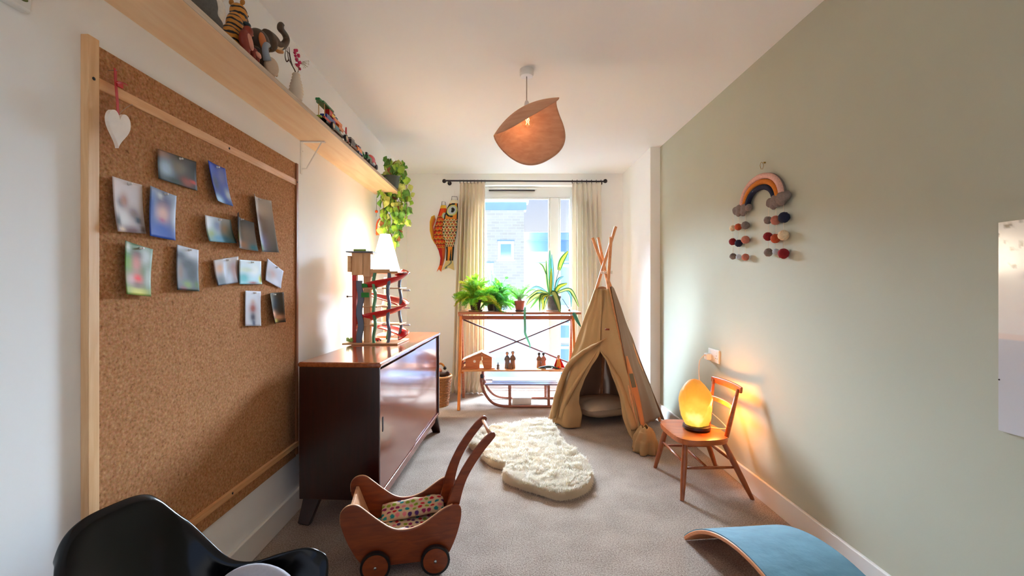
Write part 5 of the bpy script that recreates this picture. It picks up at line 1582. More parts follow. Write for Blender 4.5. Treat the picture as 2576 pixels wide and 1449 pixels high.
def right_flap(u, v):
    z = lerp(ZTOP, .015, v)
    ue = edge_u(Rpts, z) if z < za else lerp(apex[0], .50, (z - za) / (ZTOP - za))
    uu = lerp(ue, 1.05, u)
    p, n = fAB(uu, z)
    low = max(0, (za + .05 - z) / za)
    b = wr(uu * 1.3, z * 1.3, 5.0, .010) + .012 * low * math.sin(u * 9 - z * 8)
    if u < .12: b -= .05 * low * (1 - u / .12)
    return p + n * (b - .002)
MB().grid(right_flap, 40, 70).build('front_flap', M_canF, tee, smooth=True, solid=.0025, label='right front flap hanging beside the opening')
# rolled folds of the tied back flaps
def fold(pix, r, k, off):
    pts = []
    for (px, py, o) in pix:
        u, z = pix_uv(px, py); p, n = fAB(u, z, .016 + o); pts.append(p)
    cp = catmull(pts, 7); N = len(cp) - 1
    rr_ = [interp([(j / (len(r) - 1), q) for j, q in enumerate(r)], i / N) for i in range(N + 1)]
    b = MB().tube(cp, rr_, 14, flat=.55)
    b.v = [tuple(Vector(v) + Vector((1, 1, 1)) * .010 * mnoise.noise(Vector(v) * 16 + Vector((k, 0, 0)))) for v in b.v]
    return b
fold([(1527, 850, .02), (1500, 868, .03), (1470, 888, .04), (1440, 918, .05), (1420, 965, .05), (1408, 1010, .045), (1400, 1048, .03)], [.006, .022, .034, .042, .040, .045, .045, .035], 1, 0).build('tied_fold', M_canF, tee, smooth=True)
fold([(1504, 880, .0), (1480, 920, .02), (1452, 965, .03), (1428, 1010, .03), (1416, 1048, .02)], [.006, .022, .034, .046, .05], 9, 0).build('tied_fold', M_canF, tee, smooth=True)
fold([(1513, 882, .01), (1535, 915, .015), (1560, 960, .015), (1580, 1020, .012), (1598, 1080, .012)], [.006, .016, .022, .026, .03], 4, 0).build('tied_fold', M_canF, tee, smooth=True)
def puddle(c, r, k, name='gathered_hem'):
    b = MB()
    def fn(u, v):
        a = 2 * PI * u
        rad = 1 + .20 * math.sin(a * 7 + k + 4 * v) * v + .3 * mnoise.noise(Vector((math.cos(a) * 1.6, math.sin(a) * 1.6, k + v * 2)))
        rr_ = (.35 + .65 * v ** .8) * rad
        z = r[2] * (1 - v ** 1.6) + .018 * mnoise.noise(Vector((a * 2, v * 6, k))) + .006
        return Vector((c[0] + r[0] * rr_ * math.cos(a), c[1] + r[1] * rr_ * math.sin(a), max(.004, z)))
    b.grid(fn, 60, 16)
    return b.build(name, M_canF, tee, smooth=True, solid=.003)
puddle((.475, 3.785), (.065, .06, .17), 1.0)
puddle((.985, 3.10), (.085, .075, .17), 6.0)
puddle((1.03, 3.17), (.06, .06, .12), 11.0)
u_, z_ = pix_uv(1530, 828); p, n = fAB(u_, z_, .038)
MB().tube([p + Vector((-.016, -.006, 0)), p + Vector((.016, -.012, 0))], .007, 10).build('toggle', M_rust, tee, smooth=True)
# tie tab and the loose B pole binding, its orange holds salt lamp light
pb = lambda z, o=.022: pole(B_, tB, z) + Vector((.004, -o, 0))
MB().bar(pb(.50, .04) + Vector((.02, 0, 0)), pb(.41, .04) + Vector((.022, 0, 0)), .030, .006, up=(0, 1, 0)).build('tie_tab', mat('grey_webbing', rgb(110, 100, 78), .9), tee)
b = MB()
vs = []
for i in range(13):
    z = lerp(.62, .10, i / 12); w = .008 + .020 * math.sin(PI * i / 12)
    c = pb(z, .034) + Vector((.018 + .01 * i / 12, .004 * math.sin(i), 0))
    vs += [c + Vector((-w, 0, 0)), c + Vector((w, .012, 0))]
b.add(vs, [(2 * i, 2 * i + 1, 2 * i + 3, 2 * i + 2) for i in range(12)])
b.build('binding', mat('salt_lit_canvas', rgb(204, 130, 80), .9), tee, smooth=True, solid=.002)
b = MB()
for k in range(5):
    a = k * 1.1
    b.tube(catmull([(.872 + .05 * math.cos(a + t), 3.80 + .05 * math.sin(a + t), 1.275 + .012 * math.sin(3 * t + k)) for t in [i * .7 for i in range(9)]], 3), .0025, 5)
stuff(b.build('lashing_cord', mat('white_cord', rgb(225, 220, 210), .9), tee, smooth=True))
# floor cushion inside
t = thing('floor_cushion', (.86, 3.92, 0), 'plump beige cushion lying inside the teepee', 'cushion')
b = MB()
def cush(sgn):
    def fn(u, v):
        x, y = 2 * u - 1, 2 * v - 1
        e_ = max(0, (1 - abs(x) ** 3) * (1 - abs(y) ** 3)) ** .5
        q = Vector((.245 * x * (1 - .06 * y * y), .22 * y * (1 - .06 * x * x), sgn * .085 * e_ + .008 * mnoise.noise(Vector((x * 3, y * 3, sgn)))))
        q = Matrix.Rotation(.35, 3, 'Z') @ Matrix.Rotation(-.10, 3, 'X') @ q
        return q + Vector((.86, 3.92, .108))
    return fn
MB().grid(cush(1), 30, 30).grid(cush(-1), 30, 30).build('cover', mat('beige_linen', rgb(214, 188, 158), .95, var=.06, scale=200, bump=.2), t, smooth=True)

# ================================================================ SHEEPSKIN RUG
op = [(1183, 1122), (1200, 1098), (1225, 1085), (1290, 1073), (1340, 1064), (1378, 1064), (1400, 1085), (1408, 1106), (1432, 1130), (1455, 1150), (1478, 1175), (1487, 1205), (1474, 1232), (1440, 1246), (1405, 1250), (1350, 1236), (1300, 1220), (1272, 1205), (1270, 1188), (1280, 1178), (1245, 1170), (1222, 1156), (1215, 1143), (1232, 1132), (1210, 1130)]
out3 = [on_floor(x, y, .02) for x, y in op]
oc = catmull([Vector((p.x, p.y, 0)) for p in out3], 4, True)
rc = sum(oc, Vector()) / len(oc)
rug = thing('sheepskin_rug', (rc.x, rc.y, 0), 'fluffy cream sheepskin rug on the carpet in the middle of the room', 'rug')
def inside(x, y):
    r = False; n = len(oc)
    for i in range(n):
        a, b = oc[i], oc[(i + 1) % n]
        if (a.y > y) != (b.y > y) and x < (b.x - a.x) * (y - a.y) / (b.y - a.y) + a.x: r = not r
    return r
b = MB()
ring = [(1.0, .003), (.975, .010), (.92, .022), (.80, .034), (.55, .044), (.25, .048)]
N = len(oc)
vs = []
for s, z in ring:
    for p in oc: vs.append((rc.x + (p.x - rc.x) * s, rc.y + (p.y - rc.y) * s, z + .010 * mnoise.noise(Vector((p.x * 14 * s, p.y * 14 * s, s * 3)))))
vs.append((rc.x, rc.y, .048))
fs = [(j * N + i, j * N + (i + 1) % N, (j + 1) * N + (i + 1) % N, (j + 1) * N + i) for j in range(len(ring) - 1) for i in range(N)]
fs += [((len(ring) - 1) * N + i, (len(ring) - 1) * N + (i + 1) % N, len(vs) - 1) for i in range(N)]
b.add(vs, fs)
M_fleece = mat('sheepskin', rgb(236, 220, 192), .95, var=.05, scale=9, sheen=.4)
b.build('skin', M_fleece, rug, smooth=True)
rf = random.Random(77)
b = MB(); b.c = []
x0, x1 = min(p.x for p in oc), max(p.x for p in oc); y0, y1 = min(p.y for p in oc), max(p.y for p in oc)
cnt = 0
def tuft(x, y, z, d, L, w, c):
    p = Vector((x, y, z)); S = Vector((d.y, -d.x, 0)); 
    S = S.normalized() if S.length > .01 else Vector((1, 0, 0))
    m1 = p + d * L * .5 + Vector((0, 0, .004)); e_ = p + d * L + Vector((0, 0, -.004))
    b.add([p - S * w, p + S * w, m1 - S * w * .8, m1 + S * w * .8, e_], [(0, 1, 3, 2), (2, 3, 4)], [c, c, c, c, c])
while cnt < 56000:
    x, y = rf.uniform(x0, x1), rf.uniform(y0, y1)
    if not inside(x, y): continue
    cl = mnoise.noise_vector(Vector((x * 17, y * 17, 3.0)))
    fl = mnoise.noise_vector(Vector((x * 60, y * 60, 9.0)))
    d = Vector((cl.x * 1.2 + fl.x * .5 + rf.uniform(-.25, .25), cl.y * 1.2 - .25 + fl.y * .5 + rf.uniform(-.25, .25), .46)).normalized()
    sh = .93 + .07 * rf.random() + .08 * cl.z  # low clumps get darker wool, valley shade put into the colour
    c = (.93 * sh, .87 * sh, .76 * sh)
    tuft(x, y, .044 + rf.uniform(-.008, .008) + .014 * cl.z + .004 * fl.z, d, rf.uniform(.018, .032), .0015, c); cnt += 1
for i, p in enumerate(oc):
    for q in range(110):
        t_ = rf.random(); pp_ = lerp(p, oc[(i + 1) % N], t_)
        o_ = Vector((pp_.x - rc.x, pp_.y - rc.y, 0)).normalized()
        d = (o_ * 1.0 + Vector((rf.uniform(-.5, .5), rf.uniform(-.5, .5), rf.uniform(-.75, .25)))).normalized()
        c = (.88, .77, .60)
        tuft(pp_.x - o_.x * .012, pp_.y - o_.y * .012, rf.uniform(.016, .040), d, rf.uniform(.020, .040), .0015, c)
stuff(b.build('wool', vcol_mat('wool_tufts', .95, transl=.5), rug, fixn=False))

# ================================================================ PENDANT LAMP
pcx, pcy = .130, 2.56
pen = thing('pendant_lamp', (pcx, pcy, ZC), 'pendant lamp with a curled leather brown shade hanging from the ceiling', 'pendant lamp')
MB().lathe([(.0, 0), (.040, -.0), (.0405, -.030), (.036, -.040), (.0, -.041)], (pcx, pcy, ZC), 28).build('ceiling_rose', M_plastic, pen, smooth=True, ang=40)
zs = at(0, 262, pcy).z
MB().tube([(pcx, pcy, ZC - .038), (pcx, pcy, zs)], .0032, 8).build('cable', mat('grey_cable', rgb(180, 168, 158), .6), pen, smooth=True)
MB().lathe([(.006, .02), (.012, .012), (.014, 0), (.016, -.03), (.016, -.055)], (pcx, pcy, zs), 16).build('lamp_holder', M_plastic, pen, smooth=True)
ridge_a, ridge_b = at(1242, 342, pcy - .05), at(1400, 250, pcy + .02)
e1 = (ridge_b - ridge_a).normalized()
fwd = Vector((.10, -1, 0)); fwd = (fwd - e1 * fwd.dot(e1)).normalized()
upv = e1.cross(fwd).normalized()
if upv.z < 0: upv = -upv
Lr = (ridge_b - ridge_a).length
def curl(sv, phi_max, s0):
    """2-D curve leaving the ridge, bending down: (forward distance, drop)"""
    n = 24; x = z = 0.0
    for i in range(n):
        s = sv * (i + .5) / n
        ph = phi_max * min(1, abs(s) / s0) ** .8
        x += math.cos(ph) * sv / n; z -= math.sin(ph) * abs(sv) / n
    return x, z
mid = lerp(ridge_a, ridge_b, .5)
def shade(u, v):
    a = 2 * PI * u
    # disc: v radius, a angle; x along the ridge, y across (front short, back long)
    sx = v * math.copysign(abs(math.cos(a)) ** .82, math.cos(a)) * Lr / 2
    sy = v * math.copysign(abs(math.sin(a)) ** .82, math.sin(a))
    sy *= .150 if sy > 0 else .375
    if sy > 0: X, Z = curl(sy, math.radians(66), .13)
    else: X, Z = curl(sy, math.radians(74), .16)
    skew = .0
    if sy < 0: sx += .17 * (-sy)
    arch = .056 * max(0, 1 - (v * math.cos(a)) ** 2)      # the sheet's ridge bows upward
    return mid + e1 * sx + fwd * X + upv * (Z + arch)
m_sh = wood('tan_felt_shade', rgb(208, 150, 116), rgb(222, 168, 134), 'X', .7, 5, 8)
MB().grid(shade, 96, 24).build('shade', m_sh, pen, smooth=True, solid=.004)
bc = at(1327, 306, pcy - .03)
mb_, nt, bb = new_mat('clear_bulb_glass')
MB().lathe([(.012, .060), (.014, .045), (.018, .036), (.026, .026), (.0325, .010), (.034, -.004), (.030, -.020), (.018, -.032), (.0, -.036)], bc, 22).build('bulb', glass_mat('bulb_glass', (1, .96, .9, 1), .12), pen, smooth=True)
MB().lathe([(.0135, .055), (.0135, .085)], bc, 14).build('bulb_cap', M_brass, pen, smooth=True)
b = MB()
for s in (-1, 1): b.tube(catmull([bc + Vector((s * .003, 0, .03)), bc + Vector((s * .010, .004, .012)), bc + Vector((s * .004, -.003, -.004)), bc + Vector((s * .009, 0, -.018))], 5), .0013, 5)
b.build('filament', emit_mat('glowing_filament', (1, .42, .10, 1), 5), pen)
point_light('pendant_light', bc, PEND_W, (1, .6, .32), .005, pen)

# ================================================================ RAINBOW WALL HANGING
xw = XR - .02
rb = thing('rainbow_hanging', (XR, 2.42, 1.30), 'rainbow wall hanging of cords with wool clouds and pom poms on the green wall', 'wall hanging')
def rw(px, py, X=xw): return on_x(px, py, X)
TL_, TR_ = rw(1868, 520), rw(1965, 495)
topo = rw(1918, 436)
def cord(name, off, r, m, dx=0.0):
    yc = (TL_.y + TR_.y) / 2; hw = abs(TL_.y - TR_.y) / 2
    pts = []
    for i in range(25):
        a = PI * i / 24
        zz = lerp(TL_.z, TR_.z, i / 24)
        pts.append(Vector((xw + dx, yc + (hw + off) * math.cos(a), zz + (topo.z - (TL_.z + TR_.z) / 2 + off) * math.sin(a) ** .85 - .02)))
    return MB().tube(pts, r, 10).build(name, m, rb, smooth=True)
felt = lambda n, c: mat('yarn_' + n, c, .95, var=.12, scale=140, bump=.5)
Y_pink, Y_oran, Y_navy, Y_grey = felt('pink', rgb(224, 172, 156)), felt('orange', rgb(206, 118, 36)), felt('navy', rgb(30, 32, 56)), felt('grey', rgb(128, 112, 104))
Y_red, Y_cream, Y_brick, Y_rose, Y_pale = felt('red', rgb(136, 22, 28)), felt('cream', rgb(234, 204, 164)), felt('brick', rgb(182, 74, 36)), felt('rose', rgb(190, 116, 96)), felt('pale_blue', rgb(190, 198, 206))
cord('arc_cord', -.052, .0145, Y_navy); cord('arc_cord', -.023, .0145, Y_oran); cord('arc_cord', .007, .0150, Y_pink)
cord('arc_cord', .010, .012, Y_grey, .010)  # added grey cord, its tone stands for the shaded side of the arc
tp = rw(1916, 408)
MB().tube(catmull([rw(1915, 426), rw(1912, 416), rw(1916, 408), rw(1921, 416), rw(1918, 426)], 4), .0015, 5).build('loop', mat('jute', rgb(176, 140, 90), .9), rb)
MB().lathe([(.0045, 0), (.0045, .01), (.001, .012)], Vector((XR, tp.y, tp.z - .002)), 10, Matrix.Rotation(-PI / 2, 3, 'Y')).build('nail', M_brass, rb)
def cloud(pxs, name='cloud'):
    b = MB()
    for px, py, r in pxs: b.ball(rw(px, py, xw - .004), (r * .8, r, r), 12, 9, None, None, .25)
    return b.build(name, Y_grey, rb, remesh=.006)
cloud([(1852, 530, .026), (1862, 525, .028), (1874, 523, .027), (1884, 522, .022), (1858, 537, .020), (1870, 536, .020)])
cloud([(1938, 510, .026), (1950, 503, .029), (1965, 497, .030), (1978, 492, .026), (1946, 517, .022), (1968, 508, .022), (1958, 512, .020)])
def pom(px, py, m, d):
    c = on_x(px, py, xw - .004)
    return MB().ball(c, d, 18, 12, None, None, .12, 40).build('pom_pom', m, rb, smooth=True)
def strand(px, py0, py1):
    MB().tube([on_x(px, py0, xw - .004), on_x(px, py1, xw - .004)], .0008, 4).build('thread', M_cream, rb)
for px, py1 in ((1844, 648), (1858, 648), (1875, 650)): strand(px, 528, py1)
for px, py1 in ((1933, 638), (1952, 638), (1971, 640)): strand(px, 500, py1)
for px, py, m, d in ((1843, 574, Y_cream, .018), (1857, 571, Y_brick, .020), (1875, 567, Y_grey, .022), (1843, 608, Y_red, .021), (1858, 612, Y_navy, .021), (1875, 603, Y_rose, .022), (1844, 645, Y_grey, .019), (1858, 646, Y_pale, .015), (1875, 647, Y_rose, .020),
                    (1932, 554, Y_grey, .020), (1951, 554, Y_rose, .023), (1972, 547, Y_navy, .026), (1932, 595, Y_red, .022), (1951, 600, Y_brick, .023), (1971, 592, Y_cream, .025), (1933, 635, Y_grey, .021), (1952, 634, Y_pale, .016), (1971, 638, Y_red, .025)):
    pom(px, py, m, d)

# ================================================================ SOCKET, CHAIR, SALT LAMP
sa, sb_ = on_x(1782, 880, XR), on_x(1816, 917, XR)
sz0, sz1 = 1.15 - 188 / F * 2.92, 1.15 - 163 / F * 2.92 + .022
so = thing('wall_socket', (XR, 2.95, .665), 'white double wall socket on the green wall above the small chair', 'socket')
MB().box((XR - .010, 2.875, .652), (XR, 3.022, .738)).build('face_plate', M_plastic, so, bevel=.003)
for yy in (2.905, 2.985):
    MB().box((XR - .0115, yy - .008, .715), (XR - .0098, yy + .008, .727)).build('rocker_switch', M_gloss, so, bevel=.0008)
    for dy, dz in ((0, .018), (-.011, 0), (.011, 0)):
        MB().box((XR - .0108, yy + dy - .003, .682 + dz - .002), (XR - .0098, yy + dy + .003, .682 + dz + .002)).build('pin_hole', M_black, so)
pl = thing('power_plug', (XR - .01, 2.985, .68), 'white plug with a thin drooping cable in the wall socket', 'plug')
MB().box((XR - .046, 2.962, .664), (XR - .0118, 3.008, .706)).build('plug_body', M_plastic, pl, bevel=.006)
pts = [Vector((XR - .046, 2.985, .690)), on_x(1772, 893, 1.335), on_x(1760, 908, 1.325), on_x(1758, 935, 1.32), on_x(1760, 965, 1.32), on_x(1764, 1010, 1.345), Vector((1.348, 2.76, .315)), Vector((1.30, 2.605, .322)), Vector((1.235, 2.605, .3245)), Vector((1.205, 2.612, .328))]
MB().tube(catmull(pts, 6), .0028, 6).build('cable', mat('cream_cable', rgb(228, 206, 178), .5), pl, smooth=True)

M_elm = wood('school_chair_wood', rgb(168, 78, 28), rgb(198, 104, 44), 'X', .35, 5, 12, coat=.3)
M_elmz = wood('school_chair_legs', rgb(140, 66, 26), rgb(170, 88, 40), 'Z', .35, 5, 12, coat=.3)
chx, chy, chz = 1.11, 2.61, .315
ch = thing('school_chair', (chx, chy, 0), 'small wooden school chair with a two bar back against the green wall', 'chair')
def seat_xy(a, s=1.0):
    ca, sa_ = math.cos(a), math.sin(a)
    n = 3.4
    x = math.copysign(abs(ca) ** (2 / n), ca) * .158
    y = math.copysign(abs(sa_) ** (2 / n), sa_) * .195 * (1.0 - .10 * (x / .158))
    return chx + x * s, chy + y * s
vs, fs = [], []
prof = [(.0, 0), (.90, 0), (.985, -.006), (1.0, .007), (.985, .019), (.90, .021), (.55, .015), (.0, .013)]
NS = 48
for (s, dz) in prof[1:-1]:
    for k in range(NS):
        x, y = seat_xy(2 * PI * k / NS, s); vs.append((x, y, chz - .022 + dz + (.0 if dz < .014 else .004)))
b = MB()
fs = [(j * NS + k, j * NS + (k + 1) % NS, (j + 1) * NS + (k + 1) % NS, (j + 1) * NS + k) for j in range(len(prof) - 3) for k in range(NS)]
fs += [tuple(range(NS - 1, -1, -1)), tuple((len(prof) - 3) * NS + k for k in range(NS))]
b.add(vs, fs); b.build('seat', M_elm, ch, smooth=True, ang=50)
LG = {}
legs = {'fn': ((1.005, 2.47, .300), (.958, 2.395, 0)), 'ff': ((1.005, 2.745, .300), (.962, 2.835, 0)), 'bn': ((1.215, 2.48, .300), (1.345, 2.41, 0)), 'bf': ((1.215, 2.735, .300), (1.345, 2.82, 0))}
for k, (a, c) in legs.items():
    a, c = Vector(a), Vector(c)
    MB().tube([a, lerp(a, c, .35), lerp(a, c, .7), c], [.013, .0165, .015, .0105], 12).build('leg', M_elmz, ch, smooth=True, ang=60)
    LG[k] = lambda t, a=a, c=c: lerp(a, c, t)
def stretcher(p, q): MB().tube([p, lerp(p, q, .5), q], [.006, .0085, .006], 10).build('stretcher', M_elmz, ch, smooth=True)
stretcher(LG['fn'](.47), LG['bn'](.47)); stretcher(LG['ff'](.47), LG['bf'](.47))
stretcher(lerp(LG['fn'](.47), LG['bn'](.47), .45), lerp(LG['ff'](.47), LG['bf'](.47), .45)); stretcher(LG['fn'](.38), LG['ff'](.38)); stretcher(LG['bn'](.38), LG['bf'](.38))
pn0, pn1 = Vector((1.242, 2.487, .310)), Vector((1.322, 2.515, .572))
pf0, pf1 = Vector((1.246, 2.715, .310)), Vector((1.325, 2.815, .565))
for p, q in ((pn0, pn1), (pf0, pf1)):
    MB().tube([p, lerp(p, q, .4), q], [.012, .013, .009], 12).build('back_post', M_elm, ch, smooth=True)
def slat(p, q, hh, th, ext):
    d = (q - p).normalized(); a, c = p - d * ext, q + d * ext
    def fn(u, v):
        m = lerp(a, c, u); bow = .016 * (1 - (2 * u - 1) ** 2)
        tap = 1 - .18 * abs(2 * u - 1) ** 3
        ang = 2 * PI * v; cx_, cz_ = math.cos(ang), math.sin(ang)
        sx_ = math.copysign(abs(cx_) ** .5, cx_) * th / 2; sz_ = math.copysign(abs(cz_) ** .5, cz_) * hh / 2 * tap
        return m + Vector((bow + sx_, 0, sz_ - .1 * 0)) + Vector((.12 * sz_, 0, 0))
    bb_ = MB().grid(fn, 20, 16)
    n = len(bb_.v)
    bb_.f.append(tuple(j * 21 for j in range(16))); bb_.f.append(tuple(j * 21 + 20 for j in range(15, -1, -1)))
    return bb_
slat(pn1 + Vector((.004, 0, 0)), pf1 + Vector((.004, 0, 0)), .042, .014, .028).build('top_rail', M_elm, ch, smooth=True, ang=50)
slat(lerp(pn0, pn1, .60), lerp(pf0, pf1, .60), .030, .012, .0).build('middle_rail', M_elm, ch, smooth=True, ang=50)

slx, sly = 1.135, 2.625
sl = thing('salt_lamp', (slx, sly, chz), 'glowing orange rock salt lamp standing on the small wooden chair', 'lamp')
MB().lathe([(.0, .0), (.070, .0), (.078, .008), (.076, .022), (.066, .026), (.0, .026)], (slx, sly, chz + .0005), 28).build('base', mat('dark_lamp_base', rgb(58, 26, 14), .4), sl, smooth=True, ang=40)
b = MB()
prf = [(0, .062), (.04, .082), (.10, .091), (.16, .090), (.20, .078), (.235, .058), (.258, .034), (.268, .0)]
def rock(u, v):
    a = 2 * PI * u; z = v * .268
    r = interp(prf, z)
    d = Vector((math.cos(a), math.sin(a), (v - .5) * 1.6))
    r *= 1 + .16 * mnoise.noise(d * 1.7 + Vector((3, 1, 8))) + .06 * mnoise.noise(d * 4.2) + .035 * mnoise.cell(d * 2.6)
    return Vector((slx + r * math.cos(a) - .012 * (z / .268), sly + r * math.sin(a) * .92, chz + .0265 + z))
b.grid(rock, 36, 24)
m, nt, bb = new_mat('glowing_salt')
bb.inputs['Base Color'].default_value = rgb(140, 62, 20); bb.inputs['Roughness'].default_value = .55
geo = nt.nodes.new('ShaderNodeNewGeometry'); tc = nt.nodes.new('ShaderNodeTexCoord')
vm = nt.nodes.new('ShaderNodeVectorMath'); vm.operation = 'DISTANCE'; vm.inputs[1].default_value = (-.03, -.06, .085)
nz = nt.nodes.new('ShaderNodeTexNoise'); nz.inputs['Scale'].default_value = 16; nz.inputs['Detail'].default_value = 3
ma = nt.nodes.new('ShaderNodeMath'); ma.operation = 'MULTIPLY_ADD'; ma.inputs[1].default_value = .11
rp_ = nt.nodes.new('ShaderNodeValToRGB')
nt.links.new(tc.outputs['Object'], vm.inputs[0]); nt.links.new(tc.outputs['Object'], nz.inputs['Vector'])
nt.links.new(nz.outputs['Fac'], ma.inputs[0]); nt.links.new(vm.outputs['Value'], ma.inputs[2])
nt.links.new(ma.outputs[0], rp_.inputs[0])
els = rp_.color_ramp.elements
els[0].position = .07; els[0].color = (1.35, .95, .28, 1)
els[1].position = .30; els[1].color = (.50, .16, .016, 1)
for p_, c_ in ((.11, (1.0, .58, .07, 1)), (.18, (.78, .36, .03, 1))):
    q_ = els.new(p_); q_.color = c_
nt.links.new(rp_.outputs[0], bb.inputs['Emission Color'])
bb.inputs['Emission Strength'].default_value = .55
b.build('salt_rock', m, sl, smooth=True)
SALT_W = 5.0
point_light('salt_side_fill', (slx + .098, sly - .01, chz + .15), 3.6, (1, .38, .07), .03, sl)  # extra light added outside the rock to strengthen its glow on the wall

# ================================================================ POSTER ON THE RIGHT
p0, p1 = on_x(2512, 560, XR - .006), on_x(2512, 1082, XR - .006)
po_ = thing('framed_print', (XR, 1.02, p1.z), 'large pale glossy print hung on the green wall, at the right edge', 'picture')
def poster(u, v):
    y, z = lerp(p0.y, .78, u), lerp(p0.z, p1.z, v)
    c = Vector(c3(240, 232, 224)) if v < .56 else Vector(c3(214, 212, 214))
    if .53 < v < .56: c = Vector(c3(240, 222, 212))
    for bu, bv, s_, w_ in ((.16, .255, .05, .022), (.20, .42, .05, .025), (.6, .3, .12, .05), (.75, .46, .1, .04)):
        w = gauss(u, v, bu * 1.0, bv, s_, w_); c = lerp(c, Vector(c3(196, 180, 186)), .7 * min(1, w))
    n = mnoise.noise(Vector((u * 30, v * 26, 2.0)))
    if v < .22 and n > .28: c = lerp(c, Vector(c3(110, 84, 60)), min(1, (n - .28) * 5))
    return Vector((XR - .0065, y, z)), tuple(c)
MB().grid(poster, 90, 110).build('print', vcol_mat('glossy_print', .12, coat=.8), po_)
MB().box((XR - .006, .78, p1.z), (XR, p0.y, p0.z)).build('backing_board', M_gloss, po_)
MB().ball(on_x(2513.5, 955, XR - .007), .0022, 8, 6).build('pin', M_umber, po_)

# ================================================================ BALANCE BOARD
C1 = Vector((.82, 2.02, 0)); d_ = Vector((.1, -.995, 0)); w_ = Vector((.995, .1, 0))
SPAN, RISE, WID = .84, .176, .345
Rr = ((SPAN / 2) ** 2 + RISE ** 2) / (2 * RISE); a0 = math.asin(SPAN / 2 / Rr)
bbd = thing('balance_board', C1 + d_ * SPAN / 2 + w_ * WID / 2, 'curved wooden balance board with a blue felt top, arched on the carpet', 'balance board')
def arc(s, k):   # s along 0..1, k radial offset
    a = lerp(-a0, a0, s); r = Rr + k
    return SPAN / 2 + r * math.sin(a), r * math.cos(a) - (Rr - RISE)
def shell(k0, k1, win=0.0):
    b = MB(); n = 40
    vs = []
    for i in range(n + 1):
        for kk in (k0, k1):
            x, z = arc(i / n, kk)
            for w in (win, WID - win): vs.append(C1 + d_ * x + w_ * w + Vector((0, 0, z)))
    fs = [(0, 1, 3, 2), (4 * n, 4 * n + 2, 4 * n + 3, 4 * n + 1)]
    for i in range(n):
        a, c = 4 * i, 4 * i + 4
        fs += [(a, c, c + 1, a + 1), (a + 2, a + 3, c + 3, c + 2), (a, a + 2, c + 2, c), (a + 1, c + 1, c + 3, a + 3)]
    b.add(vs, fs); return b
M_bply = wood('bent_plywood', rgb(196, 120, 72), rgb(216, 144, 96), 'Y', .45, 5, 20)
shell(0.0, .016).build('plywood', M_bply, bbd, smooth=True, ang=40, bevel=.003)
shell(.0162, .0205, .004).build('felt_top', mat('blue_felt', rgb(104, 146, 164), .85, var=.12, scale=14, bump=.9, bscale=26), bbd, smooth=True, ang=40)

# ================================================================ DOLL'S PRAM
M_pram = wood('pram_wood', rgb(118, 44, 8), rgb(146, 64, 18), 'X', .4, 4, 14, coat=.25)
M_prame = wood('pram_pale_edge', rgb(214, 156, 112), rgb(228, 176, 134), 'X', .5, 4, 14)
al = math.atan2(.19, .98)
Rz = Matrix.Rotation(al, 3, 'Z')
P0 = Vector((-.2765, 1.79, 0))
def pm(a, z, n):   # along, height, across (away from camera)
    return P0 + Rz @ Vector((a, n, 0)) + Vector((0, 0, z))
pram = thing('doll_pram', pm(-.12, 0, .16), 'brown wooden doll pram on four wheels in the foreground', 'doll pram')
so_ = [(-.245, .045), (-.282, .056), (-.312, .095), (-.345, .16), (-.366, .225), (-.366, .262), (-.350, .285), (-.325, .294), (-.298, .288), (-.262, .258), (-.22, .222), (-.175, .190), (-.135, .178), (-.09, .180), (-.045, .196), (-.005, .222), (.035, .248), (.07, .262), (.095, .258), (.106, .24), (.104, .20), (.09, .145), (.068, .090), (.046, .056), (.010, .045)]
so_s = [(p.x, p.y) for p in catmull([(a, z, 0) for a, z in so_], 3, True)]
NB, NT = .020, .030
for n0, n1 in ((.012, .024), (.292, .304)):
    b = MB().prism(so_s, n0, n1, lambda a, z, n: pm(a, z, n))
    b.build('side_panel', M_pram, pram, bevel=.003)
# pale cut edge strips along the wavy rim
rim = [(p.x, p.y) for p in catmull([(a, z, 0) for a, z in so_[4:18]], 5)]
for n0 in (.018, .298):
    vs, fs = [], []
    for a, z in rim:
        for dn in (-.0055, .0055): vs.append(pm(a, z + .0012, n0 + dn))
    fs = [(2 * i, 2 * i + 1, 2 * i + 3, 2 * i + 2) for i in range(len(rim) - 1)]
    MB().add(vs, fs).build('cut_edge', M_prame, pram, smooth=True, solid=.001)
MB().prism([(-.268, .050), (.038, .050), (.038, .062), (-.268, .062)], .024, .292, lambda a, z, n: pm(a, z, n)).build('floor_panel', M_pram, pram)
MB().prism([(-.268, .055), (-.256, .055), (-.330, .250), (-.342, .250)], .024, .292, lambda a, z, n: pm(a, z, n)).build('end_panel', M_prame, pram, bevel=.002)
MB().prism([(.030, .055), (.042, .055), (.096, .222), (.084, .222)], .024, .292, lambda a, z, n: pm(a, z, n)).build('end_panel', M_pram, pram, bevel=.002)
